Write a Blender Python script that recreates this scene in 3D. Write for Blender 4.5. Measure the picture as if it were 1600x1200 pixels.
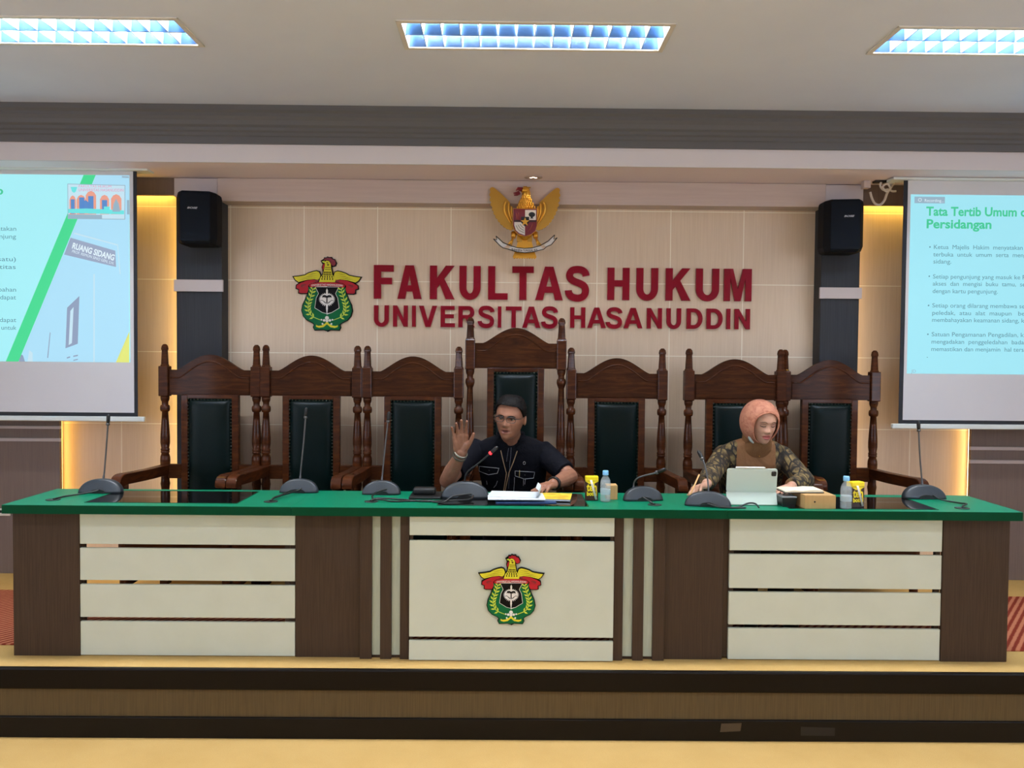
import bpy, bmesh, math, random
from mathutils import Vector, Matrix, Euler
from mathutils.bvhtree import BVHTree
import numpy as np

random.seed(7)
for _o in list(bpy.data.objects):
    bpy.data.objects.remove(_o, do_unlink=True)
SC = bpy.context.scene
COL = SC.collection
PI = math.pi
S = 0.328            # height of the stage above the room floor
ZT = 1.076           # height of the desk top

# ------------------------------------------------------------------ camera
def look(yaw, pitch, roll):
    cy, sy, cp, sp = math.cos(yaw), math.sin(yaw), math.cos(pitch), math.sin(pitch)
    f = Vector((sy*cp, cy*cp, sp)); r = Vector((cy, -sy, 0)); u = r.cross(f)
    c, s = math.cos(roll), math.sin(roll)
    return r*c + u*s, u*c - r*s, f
_r, _u, _f = look(math.radians(0.415), math.radians(-1.754), math.radians(0.5))
cam_d = bpy.data.cameras.new('camera')
cam = bpy.data.objects.new('camera', cam_d); COL.objects.link(cam)
cam_d.sensor_width = 36.0
cam_d.lens = 36.0*1300/1600
cam_d.clip_start = 0.05
cam.matrix_world = Matrix(((_r.x, _u.x, -_f.x, 0), (_r.y, _u.y, -_f.y, 0), (_r.z, _u.z, -_f.z, 1.79), (0, 0, 0, 1)))
SC.camera = cam
RGT, UPV, FWD = _r.copy(), _u.copy(), _f.copy()

# ------------------------------------------------------------------ world, view
W = bpy.data.worlds.new('world'); SC.world = W
W.use_nodes = True
_bg = W.node_tree.nodes['Background']
_bg.inputs[0].default_value = (0.55, 0.6, 0.7, 1); _bg.inputs[1].default_value = 0.05
SC.view_settings.view_transform = 'Standard'
SC.view_settings.look = 'None'
SC.view_settings.gamma = 1.0
SC.view_settings.use_curve_mapping = False
SC.view_settings.exposure = 0.0
try:
    SC.cycles.use_denoising = True
    SC.cycles.max_bounces = 8
    SC.cycles.diffuse_bounces = 5
    SC.cycles.sample_clamp_indirect = 4.0
except Exception:
    pass
TROFFER_W = 128.0
FILL_WINDOW_E = 5.3        # glow of the added, unseen side windows that fill the room     # watts of each ceiling fitting
LAMP_COL = (0.98, 0.99, 1.0)

# ------------------------------------------------------------------ materials
def lin(c):
    return tuple(((v/255.0)/12.92 if v/255.0 <= 0.04045 else ((v/255.0+0.055)/1.055)**2.4) for v in c)
MATS = {}
def mat(name, rgb, rough=0.5, metal=0.0, emit=None, estr=1.0, spec=0.5, coat=0.0, trans=0.0, alpha=1.0, ior=1.45):
    if name in MATS: return MATS[name]
    m = bpy.data.materials.new(name); m.use_nodes = True
    b = m.node_tree.nodes['Principled BSDF']
    c = lin(rgb)
    b.inputs['Base Color'].default_value = (*c, 1)
    b.inputs['Roughness'].default_value = rough
    b.inputs['Metallic'].default_value = metal
    b.inputs['Specular IOR Level'].default_value = spec
    b.inputs['Coat Weight'].default_value = coat
    b.inputs['Coat Roughness'].default_value = 0.08
    b.inputs['Transmission Weight'].default_value = trans
    b.inputs['IOR'].default_value = ior
    b.inputs['Alpha'].default_value = alpha
    if emit is not None:
        b.inputs['Emission Color'].default_value = (*lin(emit), 1)
        b.inputs['Emission Strength'].default_value = estr
    MATS[name] = m
    return m
def N(m, t): return m.node_tree.nodes.new(t)
def LK(m, a, b): m.node_tree.links.new(a, b)
def bsdf(m): return m.node_tree.nodes['Principled BSDF']
def coords(m, scale=(1, 1, 1), rot=(0, 0, 0), loc=(0, 0, 0), kind='Object'):
    tc = N(m, 'ShaderNodeTexCoord'); mp = N(m, 'ShaderNodeMapping')
    mp.inputs['Scale'].default_value = scale; mp.inputs['Rotation'].default_value = rot
    mp.inputs['Location'].default_value = loc
    LK(m, tc.outputs[kind], mp.inputs['Vector'])
    return mp.outputs['Vector']
def ramp(m, fac, stops):
    r = N(m, 'ShaderNodeValToRGB'); el = r.color_ramp.elements
    while len(el) < len(stops): el.new(0.5)
    for e, (p, c) in zip(el, stops):
        e.position = p; e.color = (*lin(c), 1)
    LK(m, fac, r.inputs['Fac'])
    return r.outputs['Color']
def noise(m, vec, scale, detail=3.0, rough=0.5, dist=0.0):
    n = N(m, 'ShaderNodeTexNoise')
    n.inputs['Scale'].default_value = scale; n.inputs['Detail'].default_value = detail
    n.inputs['Roughness'].default_value = rough; n.inputs['Distortion'].default_value = dist
    LK(m, vec, n.inputs['Vector'])
    return n.outputs['Fac']
def bump(m, h, strength=0.1, dist=0.01):
    b = N(m, 'ShaderNodeBump'); b.inputs['Strength'].default_value = strength
    b.inputs['Distance'].default_value = dist
    LK(m, h, b.inputs['Height']); LK(m, b.outputs['Normal'], bsdf(m).inputs['Normal'])
def grain_mat(name, a, b, scale, rough=0.5, coat=0.0, bmp=0.0, nscale=1.0, c3=None, dist=0.0):
    """two-tone material whose noise is stretched by `scale`"""
    m = mat(name, a, rough, coat=coat)
    f = noise(m, coords(m, scale), nscale, 4.0, 0.55, dist)
    st = [(0.3, a), (0.7, b)] if c3 is None else [(0.28, a), (0.5, b), (0.72, c3)]
    LK(m, ramp(m, f, st), bsdf(m).inputs['Base Color'])
    if bmp: bump(m, f, bmp, 0.004)
    return m
def tile_mat(name, x0, z0, a, b, grout):
    m = mat(name, a, 0.38)
    tc = N(m, 'ShaderNodeTexCoord'); sp = N(m, 'ShaderNodeSeparateXYZ'); LK(m, tc.outputs['Object'], sp.inputs[0])
    cb = N(m, 'ShaderNodeCombineXYZ')
    ax = N(m, 'ShaderNodeMath'); ax.operation = 'SUBTRACT'; ax.inputs[1].default_value = x0; LK(m, sp.outputs['X'], ax.inputs[0])
    az = N(m, 'ShaderNodeMath'); az.operation = 'SUBTRACT'; az.inputs[1].default_value = z0; LK(m, sp.outputs['Z'], az.inputs[0])
    LK(m, ax.outputs[0], cb.inputs['X']); LK(m, az.outputs[0], cb.inputs['Y'])
    br = N(m, 'ShaderNodeTexBrick'); br.offset = 0.0; br.squash = 1.0
    br.inputs['Scale'].default_value = 1.0
    br.inputs['Brick Width'].default_value = 0.496; br.inputs['Row Height'].default_value = 0.489
    br.inputs['Mortar Size'].default_value = 0.0028; br.inputs['Mortar Smooth'].default_value = 0.15
    br.inputs['Bias'].default_value = 0.0
    br.inputs['Mortar'].default_value = (*lin(grout), 1)
    LK(m, cb.outputs[0], br.inputs['Vector'])
    f = noise(m, coords(m, (130, 130, 3.0)), 1.0, 3.0, 0.6)
    c = ramp(m, f, [(0.3, a), (0.7, b)])
    LK(m, c, br.inputs['Color1']); LK(m, c, br.inputs['Color2'])
    LK(m, br.outputs['Color'], bsdf(m).inputs['Base Color'])
    return m

# ------------------------------------------------------------------ mesh helpers
class MB:
    """collects shapes, then links them as ONE mesh object"""
    def __init__(self): self.bm = bmesh.new(); self.idx = 0
    def _tag(self, faces, mi):
        for f in faces: f.material_index = mi
    def box(self, x0, x1, y0, y1, z0, z1, bev=0.0, mi=0, seg=2):
        b2 = bmesh.new()
        bmesh.ops.create_cube(b2, size=1.0)
        for v in b2.verts:
            v.co = Vector(((x0+x1)/2 + v.co.x*(x1-x0), (y0+y1)/2 + v.co.y*(y1-y0), (z0+z1)/2 + v.co.z*(z1-z0)))
        if bev > 0:
            bmesh.ops.bevel(b2, geom=list(b2.edges), offset=bev, segments=seg, affect='EDGES', profile=0.5)
        return self.merge(b2, mi)
    def merge(self, b2, mi=0, mtx=None):
        if mtx is not None: b2.transform(mtx)
        vm = {v: self.bm.verts.new(v.co) for v in b2.verts}
        for f in b2.faces:
            try:
                nf = self.bm.faces.new([vm[v] for v in f.verts]); nf.material_index = mi if mi is not None else f.material_index
                nf.smooth = f.smooth
            except ValueError: pass
        b2.free()
        return self
    def tube(self, pts, r, seg=10, mi=0, cap=True, closed=False):
        pts = [Vector(p) for p in pts]; n = len(pts)
        rs = r if isinstance(r, (list, tuple)) else [r]*n
        rings = []; up = None
        for i, p in enumerate(pts):
            if closed: d = pts[(i+1) % n] - pts[i-1]
            else: d = pts[min(i+1, n-1)] - pts[max(i-1, 0)]
            d.normalize()
            if up is None:
                up = d.orthogonal().normalized()
            up = (up - d*up.dot(d))
            up = up.normalized() if up.length > 1e-6 else d.orthogonal().normalized()
            w = d.cross(up)
            rings.append([self.bm.verts.new(p + (up*math.cos(2*PI*k/seg) + w*math.sin(2*PI*k/seg))*rs[i]) for k in range(seg)])
        m = n if closed else n-1
        for i in range(m):
            a, b = rings[i], rings[(i+1) % n]
            for k in range(seg):
                f = self.bm.faces.new((a[k], a[(k+1) % seg], b[(k+1) % seg], b[k])); f.smooth = True; f.material_index = mi
        if cap and not closed:
            f = self.bm.faces.new(list(reversed(rings[0]))); f.material_index = mi
            f = self.bm.faces.new(rings[-1]); f.material_index = mi
        return self
    def lathe(self, prof, c=(0, 0, 0), seg=20, mi=0, smooth=True):
        """prof: list of (r, z) from bottom to top, around the z axis at c"""
        rings = []
        for r, z in prof:
            if r < 1e-6: rings.append([self.bm.verts.new((c[0], c[1], c[2]+z))])
            else: rings.append([self.bm.verts.new((c[0]+r*math.cos(2*PI*k/seg), c[1]+r*math.sin(2*PI*k/seg), c[2]+z)) for k in range(seg)])
        for a, b in zip(rings, rings[1:]):
            for k in range(seg):
                k2 = (k+1) % seg
                if len(a) == 1 and len(b) == 1: continue
                if len(a) == 1: vs = (a[0], b[k2], b[k])
                elif len(b) == 1: vs = (a[k], a[k2], b[0])
                else: vs = (a[k], a[k2], b[k2], b[k])
                f = self.bm.faces.new(vs); f.smooth = smooth; f.material_index = mi
        if len(rings[0]) > 1: f = self.bm.faces.new(list(reversed(rings[0]))); f.material_index = mi
        if len(rings[-1]) > 1: f = self.bm.faces.new(rings[-1]); f.material_index = mi
        return self
    def prism(self, poly, y0, y1, mi=0, mtx=None):
        """polygon in (x, z), extruded from y0 (front) to y1 (back)"""
        a = sum(poly[i-1][0]*poly[i][1] - poly[i][0]*poly[i-1][1] for i in range(len(poly)))
        if a < 0: poly = list(reversed(poly))
        def P(x, y, z):
            v = Vector((x, y, z)); return mtx @ v if mtx is not None else v
        A = [self.bm.verts.new(P(x, y0, z)) for x, z in poly]
        B = [self.bm.verts.new(P(x, y1, z)) for x, z in poly]
        n = len(poly)
        f = self.bm.faces.new(A); f.material_index = mi
        f = self.bm.faces.new(list(reversed(B))); f.material_index = mi
        for i in range(n):
            j = (i+1) % n
            f = self.bm.faces.new((A[j], A[i], B[i], B[j])); f.material_index = mi
        return self
    def ball(self, c, r, seg=16, mi=0, mtx=None):
        r = r if isinstance(r, (list, tuple)) else (r, r, r)
        b2 = bmesh.new(); bmesh.ops.create_uvsphere(b2, u_segments=seg, v_segments=max(6, seg*2//3), radius=1.0)
        for f in b2.faces: f.smooth = True
        M = Matrix.Translation(Vector(c)) @ (mtx if mtx is not None else Matrix.Identity(4)) @ Matrix.Diagonal((*r, 1))
        return self.merge(b2, mi, M)
    def capsule(self, p0, p1, r0, r1, seg=14, mi=0):
        p0, p1 = Vector(p0), Vector(p1); d = (p1-p0)
        L = d.length; d = d/L if L > 1e-6 else Vector((0, 0, 1))
        pts, rs = [], []
        for k in range(5):
            a = PI/2*(1-k/4.0); pts.append(p0 - d*r0*math.sin(a)); rs.append(max(r0*math.cos(a), 1e-4))
        for k in range(5):
            a = PI/2*k/4.0; pts.append(p1 + d*r1*math.sin(a)); rs.append(max(r1*math.cos(a), 1e-4))
        return self.tube(pts, rs, seg, mi)
    def loft(self, rings, mi=0, closed=True, cap=True, smooth=True):
        R = [[self.bm.verts.new(p) for p in ring] for ring in rings]
        for a, b in zip(R, R[1:]):
            n = len(a)
            for k in range(n if closed else n-1):
                f = self.bm.faces.new((a[k], a[(k+1) % n], b[(k+1) % n], b[k])); f.smooth = smooth; f.material_index = mi
        if cap and closed:
            f = self.bm.faces.new(list(reversed(R[0]))); f.material_index = mi
            f = self.bm.faces.new(R[-1]); f.material_index = mi
        return self
    def mesh(self, name, mats):
        bmesh.ops.recalc_face_normals(self.bm, faces=list(self.bm.faces))
        me = bpy.data.meshes.new(name); self.bm.to_mesh(me); self.bm.free()
        for m in (mats if isinstance(mats, (list, tuple)) else [mats]): me.materials.append(m)
        return me
    def build(self, name, mats, parent=None, world=False):
        """world=True: the shapes are in world coordinates and the parent is unrotated"""
        if world and parent is not None:
            self.bm.transform(Matrix.Translation(-parent.location))
        return link(name, self.mesh(name, mats), parent)
def link(name, me, parent=None):
    o = bpy.data.objects.new(name, me); COL.objects.link(o)
    if parent is not None: o.parent = parent
    return o
def tag(o, label, cat, group=None):
    o['label'] = label; o['category'] = cat
    if group: o['group'] = group
    return o
def thing(name, label, cat, loc=(0, 0, 0), group=None, rz=0.0):
    o = bpy.data.objects.new(name, None); COL.objects.link(o)
    o.location = loc; o.rotation_euler = (0, 0, rz); o.empty_display_size = 0.05
    return tag(o, label, cat, group)
def struct(name, mb, m, parent=None):
    o = mb.build(name, m, parent)
    if parent is None: o['kind'] = 'structure'
    return o
def dup(root, loc=None, label=None, rz=None):
    r = root.copy(); COL.objects.link(r)
    if loc is not None: r.location = loc
    if rz is not None: r.rotation_euler = (0, 0, rz)
    if label: r['label'] = label
    for ch in root.children:
        c = ch.copy(); COL.objects.link(c); c.parent = r
        for g in ch.children:
            d = g.copy(); COL.objects.link(d); d.parent = c
    return r
def evaluated(ob, name):
    dg = bpy.context.evaluated_depsgraph_get(); dg.update()
    me = bpy.data.meshes.new_from_object(ob.evaluated_get(dg)); me.name = name
    old = ob.data
    bpy.data.objects.remove(ob, do_unlink=True)
    return me
def remesh(mb, name, voxel, smooth=3, mats=()):
    """union of all shapes of mb as one continuous surface"""
    me = mb.mesh(name+'_src', [])
    ob = bpy.data.objects.new('tmp', me); COL.objects.link(ob)
    r = ob.modifiers.new('r', 'REMESH'); r.mode = 'VOXEL'; r.voxel_size = voxel; r.use_smooth_shade = True
    if smooth:
        s = ob.modifiers.new('s', 'SMOOTH'); s.iterations = smooth; s.factor = 0.5
    out = evaluated(ob, name); bpy.data.meshes.remove(me)
    for p in out.polygons: p.use_smooth = True
    out.materials.clear()
    for m in mats: out.materials.append(m)
    return out
def text_bm(s, size, bold=0.0, align='LEFT', depth=0.0, spacing=1.0, shear=0.0):
    """the lettering as flat faces in (x, y), baseline at 0"""
    cu = bpy.data.curves.new('t', 'FONT'); cu.body = s; cu.size = size; cu.offset = bold*size
    cu.align_x = align; cu.extrude = depth; cu.resolution_u = 3; cu.space_character = spacing; cu.shear = shear
    ob = bpy.data.objects.new('tmp', cu); COL.objects.link(ob)
    me = evaluated(ob, 't'); bpy.data.curves.remove(cu)
    b2 = bmesh.new(); b2.from_mesh(me); bpy.data.meshes.remove(me)
    return b2
UP = Matrix(((1, 0, 0, 0), (0, 0, -1, 0), (0, 1, 0, 0), (0, 0, 0, 1)))   # text plane (x,y) -> wall plane (x,z), facing -y
def smooth_curve(pts, n=8):
    """Catmull-Rom through pts"""
    P = [Vector(p) for p in pts]; out = []
    for i in range(len(P)-1):
        a, b, c, d = P[max(i-1, 0)], P[i], P[i+1], P[min(i+2, len(P)-1)]
        for k in range(n):
            t = k/n
            out.append(0.5*((2*b) + (c-a)*t + (2*a-5*b+4*c-d)*t*t + (3*b-a-3*c+d)*t**3))
    out.append(P[-1])
    return out
def offset_poly(poly, d):
    a = sum(poly[i-1][0]*poly[i][1] - poly[i][0]*poly[i-1][1] for i in range(len(poly)))
    s = 1 if a > 0 else -1
    n = len(poly); out = []
    for i in range(n):
        p0, p1, p2 = Vector(poly[i-1]), Vector(poly[i]), Vector(poly[(i+1) % n])
        e1 = (p1-p0); e2 = (p2-p1)
        n1 = Vector((e1.y, -e1.x)).normalized()*s; n2 = Vector((e2.y, -e2.x)).normalized()*s
        b = n1+n2
        b = b.normalized() if b.length > 0.2 else n1
        k = min(2.0, 1/max(0.35, b.dot(n1)))
        q = p1 + b*d*k; out.append((q.x, q.y))
    return out
# ================================================================== materials used
M_ceil = grain_mat('ceiling_paint', (212, 220, 244), (217, 225, 248), (2, 2, 2), 0.8)
M_grey = mat('grey_moulding', (94, 93, 95), 0.6)
M_soff = mat('soffit_paint', (236, 222, 230), 0.8)
M_fascia = mat('fascia_paint', (214, 208, 212), 0.7)
M_corn = grain_mat('cornice_laminate', (190, 172, 166), (198, 181, 174), (3, 60, 60), 0.5)
M_tile = tile_mat('wall_tile', 0.1155, 1.8155, (225, 204, 180), (216, 194, 169), (250, 242, 226))
M_tileL = tile_mat('wall_tile_bay', -2.61, 1.8155, (225, 204, 180), (216, 194, 169), (250, 242, 226))
M_tileR = tile_mat('wall_tile_bay_b', 2.767, 1.8155, (225, 204, 180), (216, 194, 169), (250, 242, 226))
M_pil = grain_mat('pillar_laminate', (46, 48, 52), (54, 55, 59), (160, 160, 4), 0.5)
M_dado = grain_mat('dado_laminate', (114, 98, 90), (124, 107, 98), (160, 160, 4), 0.5)
M_band = mat('pillar_band', (196, 186, 186), 0.45)
M_room = mat('room_wall_paint', (214, 212, 214), 0.8)
M_led = mat('led_warm', (255, 200, 90), 0.5, emit=(255, 208, 92), estr=18.0)
M_ledo = mat('led_warm_low', (255, 200, 90), 0.5, emit=(255, 202, 104), estr=7.0)
M_ledw = mat('led_cream', (255, 220, 160), 0.5, emit=(255, 212, 140), estr=8.0)
M_carpet = mat('carpet_ochre', (214, 178, 112), 0.95, spec=0.1)
_v = coords(M_carpet, (1, 1, 1))
_f1 = noise(M_carpet, _v, 3.0, 4.0, 0.6); _f2 = noise(M_carpet, _v, 260.0, 2.0, 0.6)
_mx = N(M_carpet, 'ShaderNodeMath'); _mx.operation = 'ADD'; LK(M_carpet, _f1, _mx.inputs[0]); LK(M_carpet, _f2, _mx.inputs[1])
_dv = N(M_carpet, 'ShaderNodeMath'); _dv.operation = 'MULTIPLY'; _dv.inputs[1].default_value = 0.5; LK(M_carpet, _mx.outputs[0], _dv.inputs[0])
LK(M_carpet, ramp(M_carpet, _dv.outputs[0], [(0.3, (176, 143, 85)), (0.7, (194, 162, 104))]), bsdf(M_carpet).inputs['Base Color'])
bump(M_carpet, _f2, 0.25, 0.004)
M_nose = mat('stage_black_gloss', (17, 12, 9), 0.35, spec=0.15)
M_kick = grain_mat('stage_black_skirting', (14, 10, 7), (18, 13, 10), (2, 2, 30), 0.4)
M_riser = grain_mat('stage_brown_laminate', (76, 61, 38), (90, 74, 48), (180, 180, 5), 0.55)
M_brown = grain_mat('desk_brown_laminate', (56, 42, 32), (70, 54, 40), (200, 200, 5), 0.5)
M_white = grain_mat('desk_white_laminate', (196, 202, 187), (191, 197, 181), (6, 6, 6), 0.45)
M_strip = grain_mat('desk_grey_strip', (166, 174, 156), (176, 184, 167), (120, 120, 10), 0.45)
M_green = grain_mat('desk_green_laminate', (0, 110, 79), (0, 116, 84), (3, 3, 3), 0.42)
bsdf(M_green).inputs['Specular IOR Level'].default_value = 0.2
M_green_e = mat('desk_green_edging', (0, 60, 34), 0.5, spec=0.1)
M_glass = mat('black_glass', (8, 8, 8), 0.03, spec=0.9)
M_chrome = mat('chrome', (205, 205, 205), 0.2, 1.0)

# ================================================================== the room
ROOMX, YB, YF, CE = 5.4, -6.0, 5.72, 3.28
struct('floor', MB().box(-ROOMX, ROOMX, YB, 3.875, -0.1, 0.0), M_carpet)
struct('floor_stage', MB().box(-ROOMX, ROOMX, 3.875, YF, -0.1, S), M_carpet)
struct('trim_1', MB().box(-ROOMX, ROOMX, 3.846, 3.8755, S-0.098, S+0.002, 0.008), M_nose)
struct('trim_2', MB().box(-ROOMX, ROOMX, 3.862, 3.8755, 0.095, S-0.09), M_riser)
struct('trim_3', MB().box(-ROOMX, ROOMX, 3.850, 3.8755, 0.0, 0.10, 0.004), M_kick)
LIGHT_X, LIGHT_Y = (-2.085, 0.12, 2.35), (3.895, 1.5, -0.9, -3.3)
mb = MB()            # the ceiling, with an opening for each recessed light
ys = sorted([YB, 5.3] + [y+a*0.158 for y in LIGHT_Y for a in (-1, 1)])
xs = sorted([-ROOMX, ROOMX] + [x+a*0.61 for x in LIGHT_X for a in (-1, 1)])
for j in range(len(ys)-1):
    if j % 2 == 0: mb.box(-ROOMX, ROOMX, ys[j], ys[j+1], CE, CE+0.1)
    else:
        for i in range(0, len(xs)-1, 2): mb.box(xs[i], xs[i+1], ys[j], ys[j+1], CE, CE+0.1)
struct('ceiling', mb, M_ceil)
struct('soffit', MB().box(-ROOMX, ROOMX, 5.075, YF, 2.96, 3.275), M_soff)
struct('trim_4', MB().box(-ROOMX, ROOMX, 5.062, 5.08, 2.955, 3.07, 0.003), M_fascia)
# grey stepped crown moulding
prof = [(5.085, 3.065), (5.045, 3.065), (5.045, 3.105), (5.038, 3.112), (5.038, 3.13), (5.028, 3.14), (5.028, 3.158), (5.016, 3.17),
        (5.01, 3.195), (4.998, 3.215), (4.998, 3.235), (4.985, 3.25), (4.985, 3.2805), (5.085, 3.2805)]
mb = MB(); mb.loft([[(x, y, z) for y, z in prof] for x in (-ROOMX, ROOMX)], smooth=False); struct('trim_5', mb, M_grey)
struct('wall_front', MB().box(-ROOMX, ROOMX, YF, YF+0.12, S, 3.3), M_room)
struct('wall_tiles_center', MB().box(-1.96, 2.17, 5.66, YF, S, 2.96), M_tile)
struct('wall_tiles_left', MB().box(-3.05, -2.05, 5.66, YF, S, 2.96), M_tileL)
struct('wall_tiles_right', MB().box(2.2, 3.22, 5.66, YF, S, 2.96), M_tileR)
# side walls; their glowing windows are unseen, added to brighten walls and ceiling
M_fill_pane = mat('window_daylight', (230, 236, 246), 0.3, emit=(222, 234, 255), estr=FILL_WINDOW_E)
M_wfr = mat('window_frame_white', (225, 225, 225), 0.4)
FILL_WIN = [(-4.9, -3.1), (-2.3, -0.5), (0.3, 2.1)]
wn = 0
for s, nm in ((-1, 'wall_left'), (1, 'wall_right')):
    xa, xb = sorted((s*ROOMX, s*(ROOMX+0.12))); mb = MB()
    mb.box(xa, xb, YB, YF+0.12, 0, 1.0).box(xa, xb, YB, YF+0.12, 2.75, 3.3)
    ed = [YB] + [v for w_ in FILL_WIN for v in w_] + [YF+0.12]
    for a, bb in zip(ed[0::2], ed[1::2]): mb.box(xa, xb, a, bb, 1.0, 2.75)
    struct(nm, mb, M_room)
    for a, bb in FILL_WIN:
        wn += 1; f = MB(); c0, c1 = sorted((s*(ROOMX+0.03), s*(ROOMX+0.08)))
        for y in (a, (a+bb)/2-0.02, bb-0.04): f.box(c0, c1, y, y+0.04, 1.0, 2.75)
        f.box(c0, c1, a, bb, 1.0, 1.04).box(c0, c1, a, bb, 2.71, 2.75)
        w = struct('window_%d' % wn, f, M_wfr)
        c0, c1 = sorted((s*(ROOMX+0.085), s*(ROOMX+0.09))); MB().box(c0, c1, a, bb, 1.0, 2.75).build('pane', M_fill_pane, w)
struct('wall_back', MB().box(-ROOMX, ROOMX, YB-0.12, YB, 0, 3.3), M_room)
def pillar(name, x0, x1, m, cl, cr, bands, cap):
    """a board standing off the wall on a core; cl, cr: how far the core is set in left and right"""
    p = struct(name, MB().box(x0, x1, 5.535, 5.565, S, 2.96, 0.002).box(x0+cl, x1-cr, 5.565, 5.70, S, 2.96), m)
    for z0, z1 in bands:
        MB().box(x0-0.012, x1+0.012, 5.518, 5.5355, z0, z1, 0.002).build('band', M_band, p)
    if cap: MB().box(x0-0.005, x1+0.005, 5.515, 5.5355, 2.835, 2.955, 0.002).build('capital', M_band if cap == 2 else M_pil, p)
    return p
def led(parent, x0, x1, z0, z1, m=None, y0=5.60, y1=5.64):
    return MB().box(x0, x1, y0, y1, z0, z1).build('light_strip', m or M_led, parent)
pl = pillar('pillar_left', -2.185, -1.885, M_pil, 0.045, 0.0, [(2.214, 2.292)], 2)
led(pl, -2.146, -2.1405, S+0.05, 2.80)
pr = pillar('pillar_right', 2.088, 2.345, M_pil, 0.0, 0.045, [(2.206, 2.280)], 2)
led(pr, 2.3005, 2.306, S+0.05, 2.80, M_ledw)
po = pillar('pillar_left_outer', -4.9, -2.962, M_dado, 0.0, 0.045, [(1.213, 1.235), (1.297, 1.316), (2.214, 2.292)], 0)
led(po, -3.0065, -3.001, S+0.05, 2.80, M_ledo)
pq = pillar('pillar_right_outer', 3.118, 4.9, M_dado, 0.045, 0.0, [(1.205, 1.228), (1.115, 1.140), (2.206, 2.28)], 0)
led(pq, 3.157, 3.1625, S+0.05, 2.80, M_ledw)
for nm, x0, x1, z in (('lintel_left', -2.962, -2.186, 2.846), ('lintel_right', 2.346, 3.118, 2.826)):
    h = struct(nm, MB().box(x0, x1, 5.535, 5.565, z, 2.96, 0.002).box(x0, x1, 5.565, 5.66, z+0.05, 2.96), M_dado)
    MB().box(x0+0.06, x1-0.06, 5.60, 5.64, z+0.043, z+0.0495).build('light_strip', M_led, h)
struct('trim_6', MB().box(-1.905, 2.1, 5.508, 5.66, 2.806, 2.958, 0.004), M_corn)
struct('baseboard_left', MB().box(-ROOMX, -ROOMX+0.015, YB, 3.84, 0, 0.1), M_kick)
struct('baseboard_right', MB().box(ROOMX-0.015, ROOMX, YB, 3.84, 0, 0.1), M_kick)

# the rug behind the desk
M_rug = mat('rug_red_stripe', (140, 70, 50), 0.95, spec=0.1)
_w = N(M_rug, 'ShaderNodeTexWave'); _w.inputs['Scale'].default_value = 9.0; _w.inputs['Distortion'].default_value = 0.6
_w.inputs['Detail'].default_value = 1.0; _w.inputs['Detail Scale'].default_value = 4.0
LK(M_rug, coords(M_rug, (1, 1, 1), (0, 0, math.radians(38))), _w.inputs['Vector'])
LK(M_rug, ramp(M_rug, _w.outputs['Fac'], [(0.25, (118, 46, 32)), (0.75, (176, 112, 84))]), bsdf(M_rug).inputs['Base Color'])
bump(M_rug, _w.outputs['Fac'], 0.3, 0.006)
o = MB().box(-4.3, 4.3, 4.155, 5.12, S, S+0.008, 0.003).build('rug', M_rug)
tag(o, 'long red and brown diagonally striped rug under the high-backed chairs', 'rug')

# ------------------------------------------------------------------ ceiling fittings
M_frame = mat('troffer_frame', (214, 210, 204), 0.4)
M_refl = mat('troffer_reflector', (196, 214, 232), 0.3, 0.7)
M_louv = mat('troffer_louvre', (158, 194, 236), 0.16, 1.0)
M_louc = mat('troffer_cross_blade', (190, 205, 215), 0.5)
M_tube = mat('fluorescent_tube', (255, 255, 255), 0.5, emit=(222, 238, 255), estr=3.0)
def troffer(loc, label):
    t = thing('ceiling_light', label, 'ceiling light', loc, 'recessed louvred ceiling lights')
    L, D = 0.60, 0.148
    f = MB()
    for a in (-1, 1):
        f.box(-L-0.022, L+0.022, a*(D+0.01)-0.012, a*(D+0.01)+0.012, -0.006, 0.012, 0.002)
        f.box(a*(L+0.01)-0.012, a*(L+0.01)+0.012, -D-0.022, D+0.022, -0.006, 0.012, 0.002)
    f.build('frame', M_frame, t)
    h = MB()
    h.box(-L-0.01, L+0.01, -D-0.01, D+0.01, 0.105, 0.115)
    for a in (-1, 1):
        h.box(-L-0.01, L+0.01, a*(D+0.006)-0.004, a*(D+0.006)+0.004, 0.0, 0.11)
        h.box(a*(L+0.006)-0.004, a*(L+0.006)+0.004, -D-0.01, D+0.01, 0.0, 0.11)
    h.build('housing', M_refl, t)
    for a in (-1, 1):
        MB().tube([(-L+0.02, a*0.074, 0.075), (L-0.02, a*0.074, 0.075)], 0.013, 12).build('tube', M_tube, t)
    g = MB()
    for y in (-D, 0.0, D):      # long V blades
        g.prism([(y-0.004, 0.0), (y+0.004, 0.0), (y+0.013, 0.058), (y-0.013, 0.058)], -L, L, mtx=Matrix(((0, 1, 0, 0), (1, 0, 0, 0), (0, 0, 1, 0), (0, 0, 0, 1))))
    g.build('louvre', M_louv, t); g = MB()
    for k in range(15):         # cross blades
        x = -L + 2*L*k/14
        g.prism([(x-0.002, 0.0), (x+0.002, 0.0), (x+0.008, 0.058), (x-0.008, 0.058)], -D, D)
    g.build('cross_blades', M_louc, t)
    ld = bpy.data.lights.new('lamp', 'AREA'); ld.shape = 'RECTANGLE'; ld.size = 2*L-0.06; ld.size_y = 2*D-0.06
    ld.energy = TROFFER_W; ld.color = LAMP_COL
    lo = bpy.data.objects.new('lamp', ld); COL.objects.link(lo); lo.parent = t; lo.location = (0, 0, 0.1)
    return t
TR = troffer((LIGHT_X[1], LIGHT_Y[0], CE), 'louvred ceiling light in the middle, above the gold eagle')
dup(TR, (LIGHT_X[0], LIGHT_Y[0], CE), 'louvred ceiling light cut by the left edge, above the left projection screen')
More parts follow.
